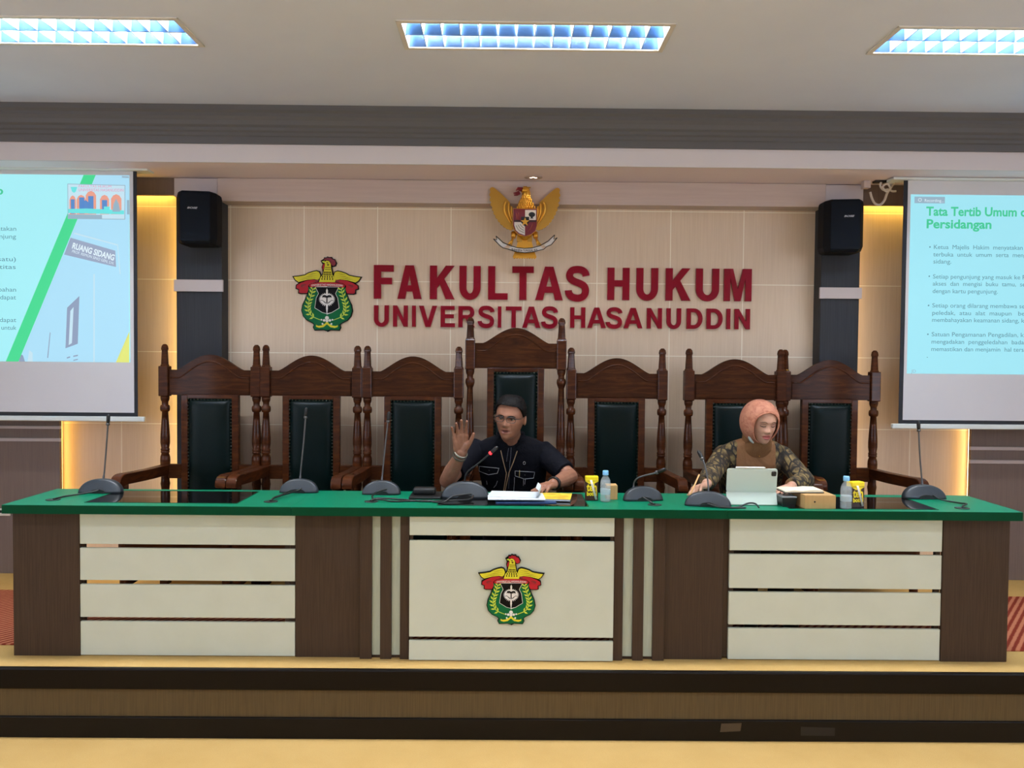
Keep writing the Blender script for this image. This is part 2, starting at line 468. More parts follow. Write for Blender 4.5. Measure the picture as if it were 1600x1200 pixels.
dup(TR, (LIGHT_X[2], LIGHT_Y[0], CE), 'louvred ceiling light cut by the right edge, above the right projection screen')
for y in LIGHT_Y[1:]:  # unseen rows, assumed and added to help light the room
    for x in LIGHT_X:
        dup(TR, (x, y, CE), 'louvred ceiling light over the seats behind the camera')

for _m in (M_brown, M_riser, M_kick, M_pil): bsdf(_m).inputs['Specular IOR Level'].default_value = 0.2
# small spotlight in the soffit
SPOT_W = 3.0
M_spot = mat('spot_glow', (255, 240, 225), 0.3, emit=(255, 226, 205), estr=3.0)
M_dark = mat('dark_metal', (60, 54, 50), 0.35, 0.6)
t = thing('downlight', 'small round recessed spotlight in the lowered ceiling above the gold eagle', 'downlight', (0.165, 5.40, 2.96))
MB().lathe([(0.042, -0.004), (0.058, -0.004), (0.058, 0.0), (0.042, 0.0)], seg=28).build('trim_ring', M_corn, t)
MB().lathe([(0.0, -0.0015), (0.041, -0.0015), (0.041, 0.0), (0.0, 0.0)], seg=24).build('reflector', M_dark, t)
mb = MB()
for x, y in ((-0.015, 0.0), (0.016, 0.004), (0.0, -0.014)): mb.ball((x, y, -0.003), (0.010, 0.010, 0.004), 10)
mb.build('bulb', M_spot, t)
ld = bpy.data.lights.new('spot', 'SPOT'); ld.energy = SPOT_W; ld.color = (1.0, 0.86, 0.70); ld.spot_size = 1.15; ld.spot_blend = 0.6; ld.shadow_soft_size = 0.03
lo = bpy.data.objects.new('spot', ld); COL.objects.link(lo); lo.parent = t; lo.location = (0, 0, -0.012)

# ================================================================== the long desk, three sections
YD = 3.94            # front edge of the tops
def desk_section(name_label, x0, x1, glass, holes):
    t = thing('bench_desk', name_label, 'desk', ((x0+x1)/2, 4.2, S), 'sections of the long desk')
    b = MB(); b.box(x0, x1, YD+0.002, 4.43, ZT-0.042, ZT, 0.0)
    b.build('tabletop', M_green, t, True)
    MB().box(x0, x1, YD, YD+0.0022, ZT-0.042, ZT-0.002).build('edging', M_green_e, t, True)
    gx0, gx1, gy0, gy1 = glass
    MB().box(gx0, gx1, gy0, gy1, ZT-0.005, ZT+0.0012).build('glass_inlay', M_glass, t, True)
    m = MB()
    for a, bb in ((gy0-0.005, gy0), (gy1, gy1+0.005)): m.box(gx0-0.005, gx1+0.005, a, bb, ZT-0.005, ZT+0.0016)
    for a, bb in ((gx0-0.005, gx0), (gx1, gx1+0.005)): m.box(a, bb, gy0, gy1, ZT-0.005, ZT+0.0016)
    m.build('inlay_edging', M_green_e, t, True)
    for hx, hy in holes:
        MB().lathe([(0.018, 0.0), (0.034, 0.0), (0.034, 0.003), (0.028, 0.004), (0.018, 0.001)], (hx, hy, ZT), 20).build('cable_grommet', M_grom, t, True)
    return t
M_grom = mat('grommet_plastic', (32, 40, 36), 0.5)
def boards(t, x0, x1, yf, zs):
    for z0, z1 in zs:
        MB().box(x0, x1, yf, yf+0.018, z0, z1, 0.0015).build('front_board', M_white, t, True)
DL = desk_section('left section of the green-topped desk, with four cream boards on its front', -2.385, -1.0155, (-2.03, -1.30, 4.022, 4.372), [(-2.221, 4.086), (-1.151, 4.078)])
MB().box(-2.377, -2.057, 4.012, 4.036, S, ZT-0.042, 0.002).build('front_panel', M_brown, DL, True)
MB().box(-2.377, -2.350, 4.036, 4.40, S+0.009, ZT-0.042, 0.002).build('side_panel', M_brown, DL, True)
MB().box(-1.045, -1.018, 4.036, 4.40, S+0.009, ZT-0.042, 0.002).build('side_panel', M_brown, DL, True)
boards(DL, -2.056, -1.0165, 4.016, [(0.8755, ZT-0.042), (0.699, 0.8555), (0.518, 0.678), (S+0.004, 0.497)])
for a, bb in ((-2.06, -2.045), (-1.07, -1.046)): MB().box(a, bb, 4.034, 4.06, S, ZT-0.042).build('batten', M_brown, DL, True)
DC = desk_section('middle section of the green-topped desk, with the crest on its cream front', -1.0145, 1.0655, (-0.325, 0.402, 4.012, 4.385), [(-0.661, 4.099), (0.737, 4.068)])
MB().box(-1.0145, -0.455, 4.016, 4.036, S, ZT-0.042, 0.002).build('front_panel', M_brown, DC, True)
MB().box(0.525, 1.0655, 4.016, 4.036, S, ZT-0.042, 0.002).build('front_panel', M_brown, DC, True)
for a, bb in ((-0.698, -0.641), (-0.600, -0.546), (-0.504, -0.460), (0.530, 0.576), (0.624, 0.676), (0.722, 0.778)):
    MB().box(a, bb, 3.994, 4.0165, S, ZT-0.042, 0.002).build('front_fin', M_brown, DC, True)
for a, bb in ((-0.641, -0.600), (-0.546, -0.504), (0.576, 0.624), (0.676, 0.722)):
    MB().box(a+0.0005, bb-0.0005, 4.011, 4.0165, S+0.016, ZT-0.042).build('front_strip', M_strip, DC, True)
boards(DC, -0.457, 0.5275, 3.974, [(0.938, ZT-0.042), (0.446, 0.913), (S+0.004, 0.4275)])
for sx in (-0.455, 0.513):
    MB().box(sx, sx+0.012, 3.992, 4.016, S, ZT-0.042).build('batten', M_brown, DC, True)
for sx in (-1.013, 1.045):
    MB().box(sx, sx+0.02, 4.036, 4.40, S+0.009, ZT-0.042).build('side_panel', M_brown, DC, True)
DR = desk_section('right section of the green-topped desk, with four cream boards on its front', 1.0665, 2.478, (1.38, 2.095, 3.995, 4.345), [(2.237, 4.035)])
MB().box(2.133, 2.458, 4.006, 4.030, S, ZT-0.042, 0.002).build('front_panel', M_brown, DR, True)
MB().box(2.430, 2.458, 4.030, 4.40, S+0.009, ZT-0.042, 0.002).build('side_panel', M_brown, DR, True)
MB().box(1.068, 1.095, 4.030, 4.40, S+0.009, ZT-0.042, 0.002).build('side_panel', M_brown, DR, True)
boards(DR, 1.095, 2.131, 4.012, [(0.867, ZT-0.042), (0.682, 0.848), (0.503, 0.663), (S+0.004, 0.4845)])
for a, bb in ((1.096, 1.12), (2.11, 2.132)): MB().box(a, bb, 4.030, 4.055, S, ZT-0.042).build('batten', M_brown, DR, True)

# ================================================================== high-backed chairs
M_wood = mat('chair_wood', (92, 46, 24), 0.6, spec=0.08, coat=0.35)
_f = noise(M_wood, coords(M_wood, (6, 6, 40)), 1.0, 4.0, 0.55, 0.8)
LK(M_wood, ramp(M_wood, _f, [(0.25, (42, 18, 7)), (0.5, (64, 30, 11)), (0.78, (92, 47, 18))]), bsdf(M_wood).inputs['Base Color'])
M_woodh = mat('chair_wood_rail', (92, 46, 24), 0.6, spec=0.08, coat=0.14)
_f = noise(M_woodh, coords(M_woodh, (5, 20, 38)), 1.0, 4.0, 0.6, 1.0)
LK(M_woodh, ramp(M_woodh, _f, [(0.25, (38, 16, 6)), (0.5, (58, 28, 10)), (0.78, (86, 45, 17))]), bsdf(M_woodh).inputs['Base Color'])
M_leath = mat('green_leather', (0, 15, 14), 0.36, spec=0.2)
_f = noise(M_leath, coords(M_leath, (1, 1, 1)), 90.0, 3.0, 0.6); bump(M_leath, _f, 0.06, 0.003)
M_stud = mat('nail_studs', (70, 72, 62), 0.35, 0.7)

def arch(x, w, z_sh, z_top):
    """outline of the crest: flat shoulders and a wide arch"""
    u = abs(x)/w
    if u > 0.80: return z_sh
    return z_sh + (z_top-z_sh)*(0.5+0.5*math.cos(PI*u/0.80))**0.62
def make_chair(label, loc, tall=0.0):
    t = thing('high_backed_chair', label, 'chair', loc, 'high-backed carved chairs behind the desk')
    a, h = 0.290, tall
    for s in (-1, 1):
        p = MB(); x = s*a
        p.lathe([(0.0, 1.527), (0.010, 1.526), (0.020, 1.515), (0.0235, 1.500), (0.0235, 1.492), (0.0205, 1.488), (0.020, 1.480), (0.0245, 1.398), (0.0285, 1.394), (0.0285, 1.384), (0.02, 1.383)][::-1], (x, 0, h), 8, smooth=False)
        p.box(x-0.0305, x+0.0305, -0.032, 0.032, 1.197+h, 1.388+h, 0.005)
        p.lathe([(0.030, 0.40), (0.030, 0.44), (0.026, 0.455), (0.024, 0.60), (0.026, 0.62), (0.029, 0.64), (0.026, 0.66), (0.024, 0.70), (0.026, 0.73), (0.0295, 0.765), (0.0305, 0.79), (0.029, 0.812), (0.022, 0.834), (0.027, 0.838), (0.027, 0.846),
                 (0.0245, 0.849), (0.027, 0.853), (0.027, 0.861), (0.0235, 0.866), (0.0285, 0.900), (0.0285, 0.935), (0.0255, 0.990), (0.0215, 1.045+h*0.5), (0.0185, 1.098+h*0.9), (0.0265, 1.102+h), (0.0295, 1.113+h), (0.0295, 1.128+h), (0.0265, 1.138+h),
                 (0.0195, 1.142+h), (0.0195, 1.160+h), (0.025, 1.172+h), (0.027, 1.185+h), (0.027, 1.199+h)], (x, 0, 0), 18)
        p.box(x-0.028, x+0.028, -0.028, 0.028, 0.0, 0.42, 0.004)
        p.build('post', M_wood, t)
    # crest rail
    zs, zt, zb = 1.365+h, 1.462+h, 1.205+h
    w = a-0.03; n = 40
    top = [(-w+2*w*i/n, arch(-w+2*w*i/n, w, zs, zt)) for i in range(n+1)]
    c = MB(); c.prism([(-w, zb), (w, zb)] + top[::-1], -0.014, 0.014)
    cr = c.build('crest_rail', M_woodh, t)
    w2 = w-0.012
    top2 = [(-w2+2*w2*i/n, arch(-w2+2*w2*i/n, w*0.93, zs-0.052, zt-0.046)) for i in range(n+1)]
    MB().prism([(-w2, zb+0.012), (w2, zb+0.012)] + top2[::-1], -0.021, -0.013).build('crest_panel', M_woodh, cr)
    MB().tube([(x, -0.0195, z+0.002) for x, z in top2], 0.0052, 8).build('crest_bead', M_wood, cr)
    # back frame and leather
    fo, fi, zl = 0.181, 0.139, 1.182+h
    f = MB()
    for s in (-1, 1): f.box(min(s*fi, s*fo), max(s*fi, s*fo), -0.022, 0.020, 0.40, zb+0.002, 0.004)
    f.box(-fo, fo, -0.020, 0.016, zl+0.002, zb+0.004, 0.003)
    f.box(-fi, fi, -0.004, 0.016, 0.40, zl+0.003)
    f.build('back_frame', M_wood, t)
    for s in (-1, 1):
        r = MB(); r.box(min(s*fo, s*(a-0.022)), max(s*fo, s*(a-0.022)), -0.016, 0.016, 0.675, 0.765, 0.004)
        r.build('cross_rail', M_woodh, t)
    # padded leather back: a pillow grid
    g = MB(); nx, nz = 16, 40; z0, z1 = 0.50, zl; rows = []
    for j in range(nz+1):
        v = -1+2*j/nz; row = []
        for i in range(nx+1):
            u = -1+2*i/nx
            th = 0.034*((1-abs(u)**5)**0.6)*((1-abs(v)**14)**0.6)
            row.append(g.bm.verts.new((u*(fi-0.001), -0.012-th, z0+(z1-z0)*(v+1)/2)))
        rows.append(row)
    for j in range(nz):
        for i in range(nx):
            q = g.bm.faces.new((rows[j][i], rows[j][i+1], rows[j+1][i+1], rows[j+1][i])); q.smooth = True
    rim = [rows[0][i] for i in range(nx+1)] + [rows[j][nx] for j in range(1, nz+1)] + [rows[nz][i] for i in range(nx-1, -1, -1)] + [rows[j][0] for j in range(nz-1, 0, -1)]
    back = [g.bm.verts.new((q.co.x, -0.004, q.co.z)) for q in rim]
    for i in range(len(rim)):
        j = (i+1) % len(rim); g.bm.faces.new((rim[i], rim[j], back[j], back[i]))
    g.bm.faces.new(back)
    lb = g.build('leather_back', M_leath, t)
    st = MB(); k = int((z1-z0)/0.021)
    def stud(x, z): st.lathe([(0.0047, 0.0), (0.0035, 0.0028), (0.0, 0.0042)], (0, 0, 0), 6); 
    b2 = MB()
    for i in range(k+1):
        z = z0+(z1-z0)*i/k
        for s in (-1, 1): b2.ball((s*(fi-0.0045), -0.0215, z), (0.0052, 0.0045, 0.0052), 6)
    for i in range(1, 13): b2.ball((-fi+2*fi*i/13, -0.0205, z1-0.004), (0.0052, 0.0045, 0.0052), 6)
    b2.build('nail_trim', M_stud, lb); st.bm.free()
    # seat, arms, front legs
    MB().box(-a, a, -0.60, 0.0, 0.34, 0.405, 0.006).build('seat_frame', M_woodh, t)
    MB().box(-a+0.03, a-0.03, -0.585, -0.03, 0.40, 0.475, 0.03, seg=4).build('seat_cushion', M_leath, t)
    for s in (-1, 1):
        x = s*a
        side = smooth_curve([(0.0, 0.762), (-0.25, 0.768), (-0.48, 0.779), (-0.60, 0.786), (-0.652, 0.780), (-0.676, 0.756), (-0.680, 0.722)], 5)
        low = smooth_curve([(-0.648, 0.712), (-0.60, 0.722), (-0.48, 0.716), (-0.25, 0.704), (0.0, 0.698)], 4)
        ring = [(p.x, p.y) for p in side] + [(p.x, p.y) for p in low]
        m = MB()
        m.loft([[(x+s*0+dx, y, z) if abs(dx) < 0.025 else (x+dx, y*0.997, 0.742+(z-0.742)*0.90) for y, z in ring] for dx in (-0.028, -0.023, 0.023, 0.028)], smooth=False)
        m.build('arm', M_wood, t)
        l = MB(); l.lathe([(0.026, 0.0), (0.030, 0.03), (0.022, 0.06), (0.028, 0.30), (0.03, 0.33), (0.03, 0.42), (0.022, 0.45), (0.027, 0.56), (0.020, 0.64), (0.026, 0.70), (0.026, 0.725)], (x, -0.575, 0), 14)
        l.build('front_leg', M_wood, t)
    MB().box(-a, a, -0.012, 0.012, 0.12, 0.16, 0.003).box(-a-0.01, -a+0.01, -0.575, 0, 0.13, 0.16).box(a-0.01, a+0.01, -0.575, 0, 0.13, 0.16).build('stretcher', M_woodh, t)
    return t
CZ = S+0.008
CH = make_chair('leftmost high-backed chair, in front of the yellow glowing wall edge', (-1.873, 5.29, CZ))
dup(CH, (-1.233, 5.29, CZ), 'second high-backed chair from the left, its back seen behind the second microphone')
dup(CH, (-0.590, 5.29, CZ), 'high-backed chair just left of the tall middle chair, empty')
make_chair('tallest high-backed chair in the middle, with the man in black sitting in it', (0.0615, 5.29, CZ), 0.186)
dup(CH, (0.704, 5.29, CZ), 'empty high-backed chair just right of the tall middle chair')
dup(CH, (1.4455, 5.25, CZ), 'high-backed chair with the woman in the headscarf sitting in it')
dup(CH, (2.090, 5.36, CZ), 'rightmost high-backed chair, empty, in front of the right pillar')

# ================================================================== conference microphones
M_mic = mat('mic_plastic', (40, 46, 52), 0.42)
M_micd = mat('mic_dark', (14, 15, 17), 0.5)
M_goose = mat('gooseneck_metal', (96, 96, 98), 0.35, 0.75)
M_red = mat('mic_ring_red', (255, 60, 60), 0.4, emit=(255, 40, 50), estr=2.2)
M_cable = mat('cable_black', (26, 28, 28), 0.45)
def mic(x, y, neck, cable, label, wid=0.1, rz=0.0, ring=False, hgt=0.07, headdir=None, thick=0.0042):
    """neck, cable: world points; the base is a half dome with a cable cut-out in its back"""
    t = thing('conference_microphone', label, 'microphone', (x, y, ZT), 'gooseneck microphones along the desk')
    c, s = math.cos(rz), math.sin(rz)
    b = MB(); rows = []
    na, nb = 48, 10; d = wid*0.62; fd = wid*0.36
    for j in range(nb+1):
        v = j/nb*PI/2
        rr, zz = math.cos(v)**0.85, hgt*math.sin(v)
        ring_ = []
        for i in range(na):
            u = 2*PI*i/na
            px = wid*rr*math.cos(u)
            py = d*rr*math.sin(u) if math.sin(u) > 0 else -fd*(1-0.45*zz/hgt)*abs(math.sin(u))**0.35*min(1, rr*4)
            py += 0.012*(zz/hgt)
            ring_.append(Vector((px*c-py*s, px*s+py*c, zz+0.001)))
        rows.append(ring_)
    b.loft(rows)
    base = b.build('base', M_mic, t)
    # cable bay in the back of the base
    cb = MB(); pts = []
    for i in range(13):
        u = PI*i/12; pts.append((0.042*math.cos(u), 0.002+0.021*math.sin(u)))
    R = Matrix.Rotation(rz, 4, 'Z')
    cb.prism(pts, -fd*1.03, -fd*0.2, mtx=R)
    cb.build('cable_bay', M_micd, base)
    P = smooth_curve(neck, 8)
    o = Vector((x, y, ZT))
    L = [p-o for p in P]
    n = len(L)
    rad = [thick*1.9 if i < 2 else (thick*1.35 if i < 5 else thick) for i in range(n)]
    g = MB().tube(L, rad, 10).build('gooseneck', M_goose if not ring else M_micd, t)
    e = L[-1]; dr = (L[-1]-L[-3]).normalized()
    hd = MB(); hd.tube([e-dr*0.004, e+dr*0.006, e+dr*0.034, e+dr*0.042, e+dr*0.046], [0.0055, 0.009, 0.0095, 0.007, 0.003], 12)
    hd.build('microphone_head', M_micd, t)
    rg = MB(); rg.tube([e-dr*0.012, e-dr*0.010, e-dr*0.002, e+dr*0.0], [0.0075, 0.0095, 0.0095, 0.0075], 12)
    rg.build('light_ring', M_red if ring else M_goose, t)
    for q in cable:
        MB().tube([Vector(p)-o for p in smooth_curve(q, 8)], 0.0042, 8).build('cable', M_cable, t)
    return t
z = ZT
mic(-2.096, 4.315, [(-2.093, 4.33, z+.06), (-2.088, 4.335, z+.12), (-2.078, 4.335, z+.24), (-2.069, 4.335, z+.36)],
    [[(-2.085, 4.262, z+.02), (-2.12, 4.235, z+.012), (-2.20, 4.16, z+.006), (-2.21, 4.11, z+.006), (-2.221, 4.086, z+.004)]],
    'leftmost gooseneck microphone, at the left end of the desk, cable looped to the desk edge', 0.112)
mic(-1.084, 4.37, [(-1.083, 4.385, z+.06), (-1.080, 4.39, z+.12), (-1.066, 4.39, z+.26), (-1.055, 4.39, z+.40)],
    [[(-1.06, 4.315, z+.03), (-1.085, 4.285, z+.018), (-1.12, 4.19, z+.016), (-1.145, 4.10, z+.012), (-1.15, 4.08, z+.004)],
     [(-1.11, 4.315, z+.02), (-1.135, 4.22, z+.012), (-1.142, 4.12, z+.016), (-1.155, 4.078, z+.004)]],
    'second gooseneck microphone from the left, standing on plain green desk before an empty chair', 0.101)
mic(-0.645, 4.33, [(-0.646, 4.345, z+.06), (-0.642, 4.35, z+.12), (-0.628, 4.35, z+.26), (-0.615, 4.35, z+.385)],
    [[(-0.61, 4.275, z+.035), (-0.64, 4.24, z+.03), (-0.665, 4.16, z+.02), (-0.655, 4.115, z+.012), (-0.662, 4.098, z+.004)],
     [(-0.655, 4.10, z+.004), (-0.63, 4.09, z+.014), (-0.55, 4.085, z+.005), (-0.48, 4.10, z+.005), (-0.36, 4.115, z+.005)],
     [(-0.668, 4.105, z+.004), (-0.63, 4.13, z+.012), (-0.52, 4.145, z+.005), (-0.42, 4.10, z+.005), (-0.345, 4.10, z+.005)]],
    'third gooseneck microphone from the left, beside the black case', 0.101)
mic(-0.203, 4.235, [(-0.205, 4.25, z+.06), (-0.206, 4.25, z+.10), (-0.19, 4.245, z+.135), (-0.14, 4.235, z+.175), (-0.095, 4.225, z+.215), (-0.072, 4.22, z+.236)],
    [[(-0.17, 4.17, z+.03), (-0.20, 4.13, z+.034), (-0.26, 4.10, z+.03), (-0.30, 4.06, z+.008), (-0.36, 4.085, z+.006)],
     [(-0.16, 4.17, z+.022), (-0.18, 4.12, z+.012), (-0.27, 4.08, z+.012), (-0.345, 4.10, z+.006)]],
    'gooseneck microphone with a glowing red ring, in front of the man', 0.122, 0.0, True, 0.082)
mic(0.700, 4.20, [(0.655, 4.21, z+.055), (0.655, 4.21, z+.085), (0.668, 4.20, z+.110), (0.70, 4.18, z+.128), (0.745, 4.16, z+.143), (0.765, 4.15, z+.152)],
    [[(0.685, 4.13, z+.03), (0.70, 4.11, z+.022), (0.725, 4.08, z+.008), (0.737, 4.068, z+.004)]],
    'gooseneck microphone bent low to the right, beside the water bottle and tea carton', 0.103, 0.15)
mic(0.995, 4.055, [(1.000, 4.07, z+.06), (1.000, 4.07, z+.09), (0.998, 4.09, z+.145), (0.990, 4.12, z+.20), (0.982, 4.14, z+.226)],
    [[(1.00, 4.005, z+.02), (1.05, 3.99, z+.008), (1.12, 3.985, z+.006), (1.18, 4.01, z+.022), (1.215, 4.01, z+.02), (1.225, 3.985, z+.006)],
     [(0.98, 4.005, z+.02), (1.03, 3.98, z+.008), (1.10, 3.972, z+.006), (1.16, 3.98, z+.006)]],
    'gooseneck microphone beside the tablet, in front of the woman in the headscarf', 0.112, -0.2)
mic(2.196, 4.33, [(2.196, 4.345, z+.06), (2.192, 4.35, z+.12), (2.180, 4.35, z+.24), (2.172, 4.35, z+.36)],
    [[(2.215, 4.27, z+.025), (2.23, 4.22, z+.012), (2.29, 4.16, z+.006), (2.29, 4.09, z+.014), (2.245, 4.04, z+.012), (2.237, 4.035, z+.004)]],
    'rightmost gooseneck microphone, at the right end of the desk', 0.112)
# ================================================================== lettering on the wall
M_let = mat('letter_dark_red', (132, 2, 28), 0.3, spec=0.2)
def glyph(ch, w, t):
    """bold sans letter in a box w wide and 1 high: list of polygons"""
    def rect(x0, x1, z0, z1): return [(x0, z0), (x1, z0), (x1, z1), (x0, z1)]
    def arc(cx, cz, rx, rz, a0, a1, tx, tz=None, n=16):
        tz = tx if tz is None else tz; out = []
        for k in range(n):
            b0, b1 = a0+(a1-a0)*k/n, a0+(a1-a0)*(k+1)/n
            out.append([(cx+rx*math.cos(b0), cz+rz*math.sin(b0)), (cx+rx*math.cos(b1), cz+rz*math.sin(b1)),
                        (cx+(rx-tx)*math.cos(b1), cz+(rz-tz)*math.sin(b1)), (cx+(rx-tx)*math.cos(b0), cz+(rz-tz)*math.sin(b0))])
        return out
    h = t*0.9
    if ch == 'I': return [rect(0, w, 0, 1)]
    if ch == 'F': return [rect(0, t, 0, 1), rect(t, w, 1-h, 1), rect(t, w*0.92, 0.43, 0.43+h)]
    if ch == 'E': return [rect(0, t, 0, 1), rect(t, w*0.97, 1-h, 1), rect(t, w*0.92, 0.42, 0.42+h), rect(t, w, 0, h)]
    if ch == 'L': return [rect(0, t, 0, 1), rect(t, w, 0, h)]
    if ch == 'T': return [rect(0, w, 1-h, 1), rect(w/2-t/2, w/2+t/2, 0, 1-h)]
    if ch == 'H': return [rect(0, t, 0, 1), rect(w-t, w, 0, 1), rect(t, w-t, 0.42, 0.42+h)]
    if ch == 'N': return [rect(0, t*0.95, 0, 1), rect(w-t*0.95, w, 0, 1), [(t*0.95, 1), (t*0.95, 0.64), (w-t*0.95, 0), (w-t*0.95, 0.36)]]
    if ch == 'M': return [rect(0, t*0.9, 0, 1), rect(w-t*0.9, w, 0, 1), [(t*0.9, 1), (t*0.9+0.08, 1), (w/2+t*0.42, 0), (w/2-t*0.42, 0), (t*0.9, 0.72)],
                          [(w-t*0.9, 1), (w-t*0.9-0.08, 1), (w/2-t*0.42, 0), (w/2+t*0.42, 0), (w-t*0.9, 0.72)]]
    if ch == 'A':
        k = t*1.08; c = w/2
        return [[(0, 0), (k, 0), (c+0.02, 0.80), (c+0.02, 1), (c-k*0.55, 1)], [(w, 0), (w-k, 0), (c-0.02, 0.80), (c-0.02, 1), (c+k*0.55, 1)],
                rect(w*0.22, w*0.78, 0.22, 0.22+h*0.95)]
    if ch == 'V':
        k = t*1.1; c = w/2
        return [[(0, 1), (k, 1), (c+0.02, 0.22), (c+0.02, 0), (c-k*0.52, 0)], [(w, 1), (w-k, 1), (c-0.02, 0.22), (c-0.02, 0), (c+k*0.52, 0)]]
    if ch == 'K':
        return [rect(0, t, 0, 1), [(t*0.9, 0.30), (t*0.9, 0.60), (w-t*1.25, 1), (w-0.01, 1)], [(w*0.36, 0.52), (w*0.52, 0.70), (w, 0), (w-t*1.25, 0)]]
    if ch == 'U':
        r = w/2
        return [rect(0, t, 0.36, 1), rect(w-t, w, 0.36, 1)] + arc(r, 0.36, r, 0.375, PI, 2*PI, t, h)
    if ch == 'D':
        return [rect(0, t, 0, 1), rect(t, w*0.45, 0, h), rect(t, w*0.45, 1-h, 1)] + arc(w*0.45, 0.5, w*0.55, 0.5, -PI/2, PI/2, t, h)
    if ch == 'R':
        return [rect(0, t, 0, 1), rect(t, w*0.60, 1-h, 1), rect(t, w*0.62, 0.41, 0.41+h*0.9)] + arc(w*0.60, 0.705, w*0.36, 0.295, -PI/2, PI/2, t*0.98, h) + \
               [[(w*0.42, 0.42), (w*0.66, 0.46), (w, 0), (w-t*1.3, 0)]]
    if ch == 'S':
        c = w/2; out = []
        P = [(w*0.90, 0.73), (w*0.86, 0.82), (w*0.72, 0.90), (c, 0.925), (w*0.25, 0.89), (w*0.14, 0.76), (w*0.20, 0.64), (w*0.38, 0.565), (w*0.64, 0.50), (w*0.82, 0.42), (w*0.88, 0.28),
             (w*0.80, 0.14), (w*0.62, 0.075), (w*0.42, 0.072), (w*0.22, 0.12), (w*0.11, 0.22), (w*0.09, 0.30)]
        C = smooth_curve([(x, z, 0) for x, z in P], 4); hw = h*0.5
        L, R = [], []
        for i, p in enumerate(C):
            d = (C[min(i+1, len(C)-1)] - C[max(i-1, 0)]).normalized(); nn = Vector((-d.y, d.x, 0))
            L.append(p+nn*hw*1.08); R.append(p-nn*hw*1.08)
        for i in range(len(C)-1): out.append([(L[i].x, L[i].y), (L[i+1].x, L[i+1].y), (R[i+1].x, R[i+1].y), (R[i].x, R[i].y)])
        return out
    return []
LS = 0.0043339       # metres on the tile wall per photo pixel of the lettering
def letter(ch, px0, px1, z0, z1, t, word, nth, place):
    x0 = -0.9+(px0-584)*LS; hgt = z1-z0; w = (px1-px0)*LS/hgt
    m = MB()
    for i, poly in enumerate(glyph(ch, w, t)):       # each stroke a hair further out, so no two faces coincide
        m.prism([(x0+x*hgt, z0+z*hgt) for x, z in poly], 5.641-0.00025*(i % 5), 5.661)
    o = m.build('sign_letter', M_let)
    tag(o, 'dark red letter %s, %s letter of the word %s %s' % (ch, nth, word, place), 'letter', 'letters of the wall sign')
ORD = ['first', 'second', 'third', 'fourth', 'fifth', 'sixth', 'seventh', 'eighth', 'ninth', 'tenth', 'eleventh']
def word(w, spans, z0, z1, t, place):
    for i, (ch, (a, b)) in enumerate(zip(w, spans)):
        letter(ch, 560+a/2.5, 560+b/2.5, z0, z1, t, w, ORD[i], place)
word('FAKULTAS', [(61, 138), (153, 247), (279, 376), (394, 477), (506, 583), (600, 684), (690, 798), (812, 897)], 2.187, 2.413, 0.215, 'on the tiled wall')
word('HUKUM', [(972, 1058), (1085, 1170), (1200, 1297), (1318, 1409), (1428, 1536)], 2.192, 2.410, 0.215, 'on the tiled wall')
word('UNIVERSITAS', [(62, 120), (136, 194), (210, 225), (237, 308), (322, 378), (391, 456), (469, 530), (545, 559), (576, 638), (640, 712), (717, 778)], 1.999, 2.142, 0.205, 'behind the chairs')
word('HASANUDDIN', [(828, 887), (895, 968), (970, 1030), (1037, 1111), (1128, 1187), (1205, 1262), (1284, 1346), (1362, 1425), (1440, 1455), (1472, 1532)], 2.002, 2.140, 0.205, 'behind the chairs')

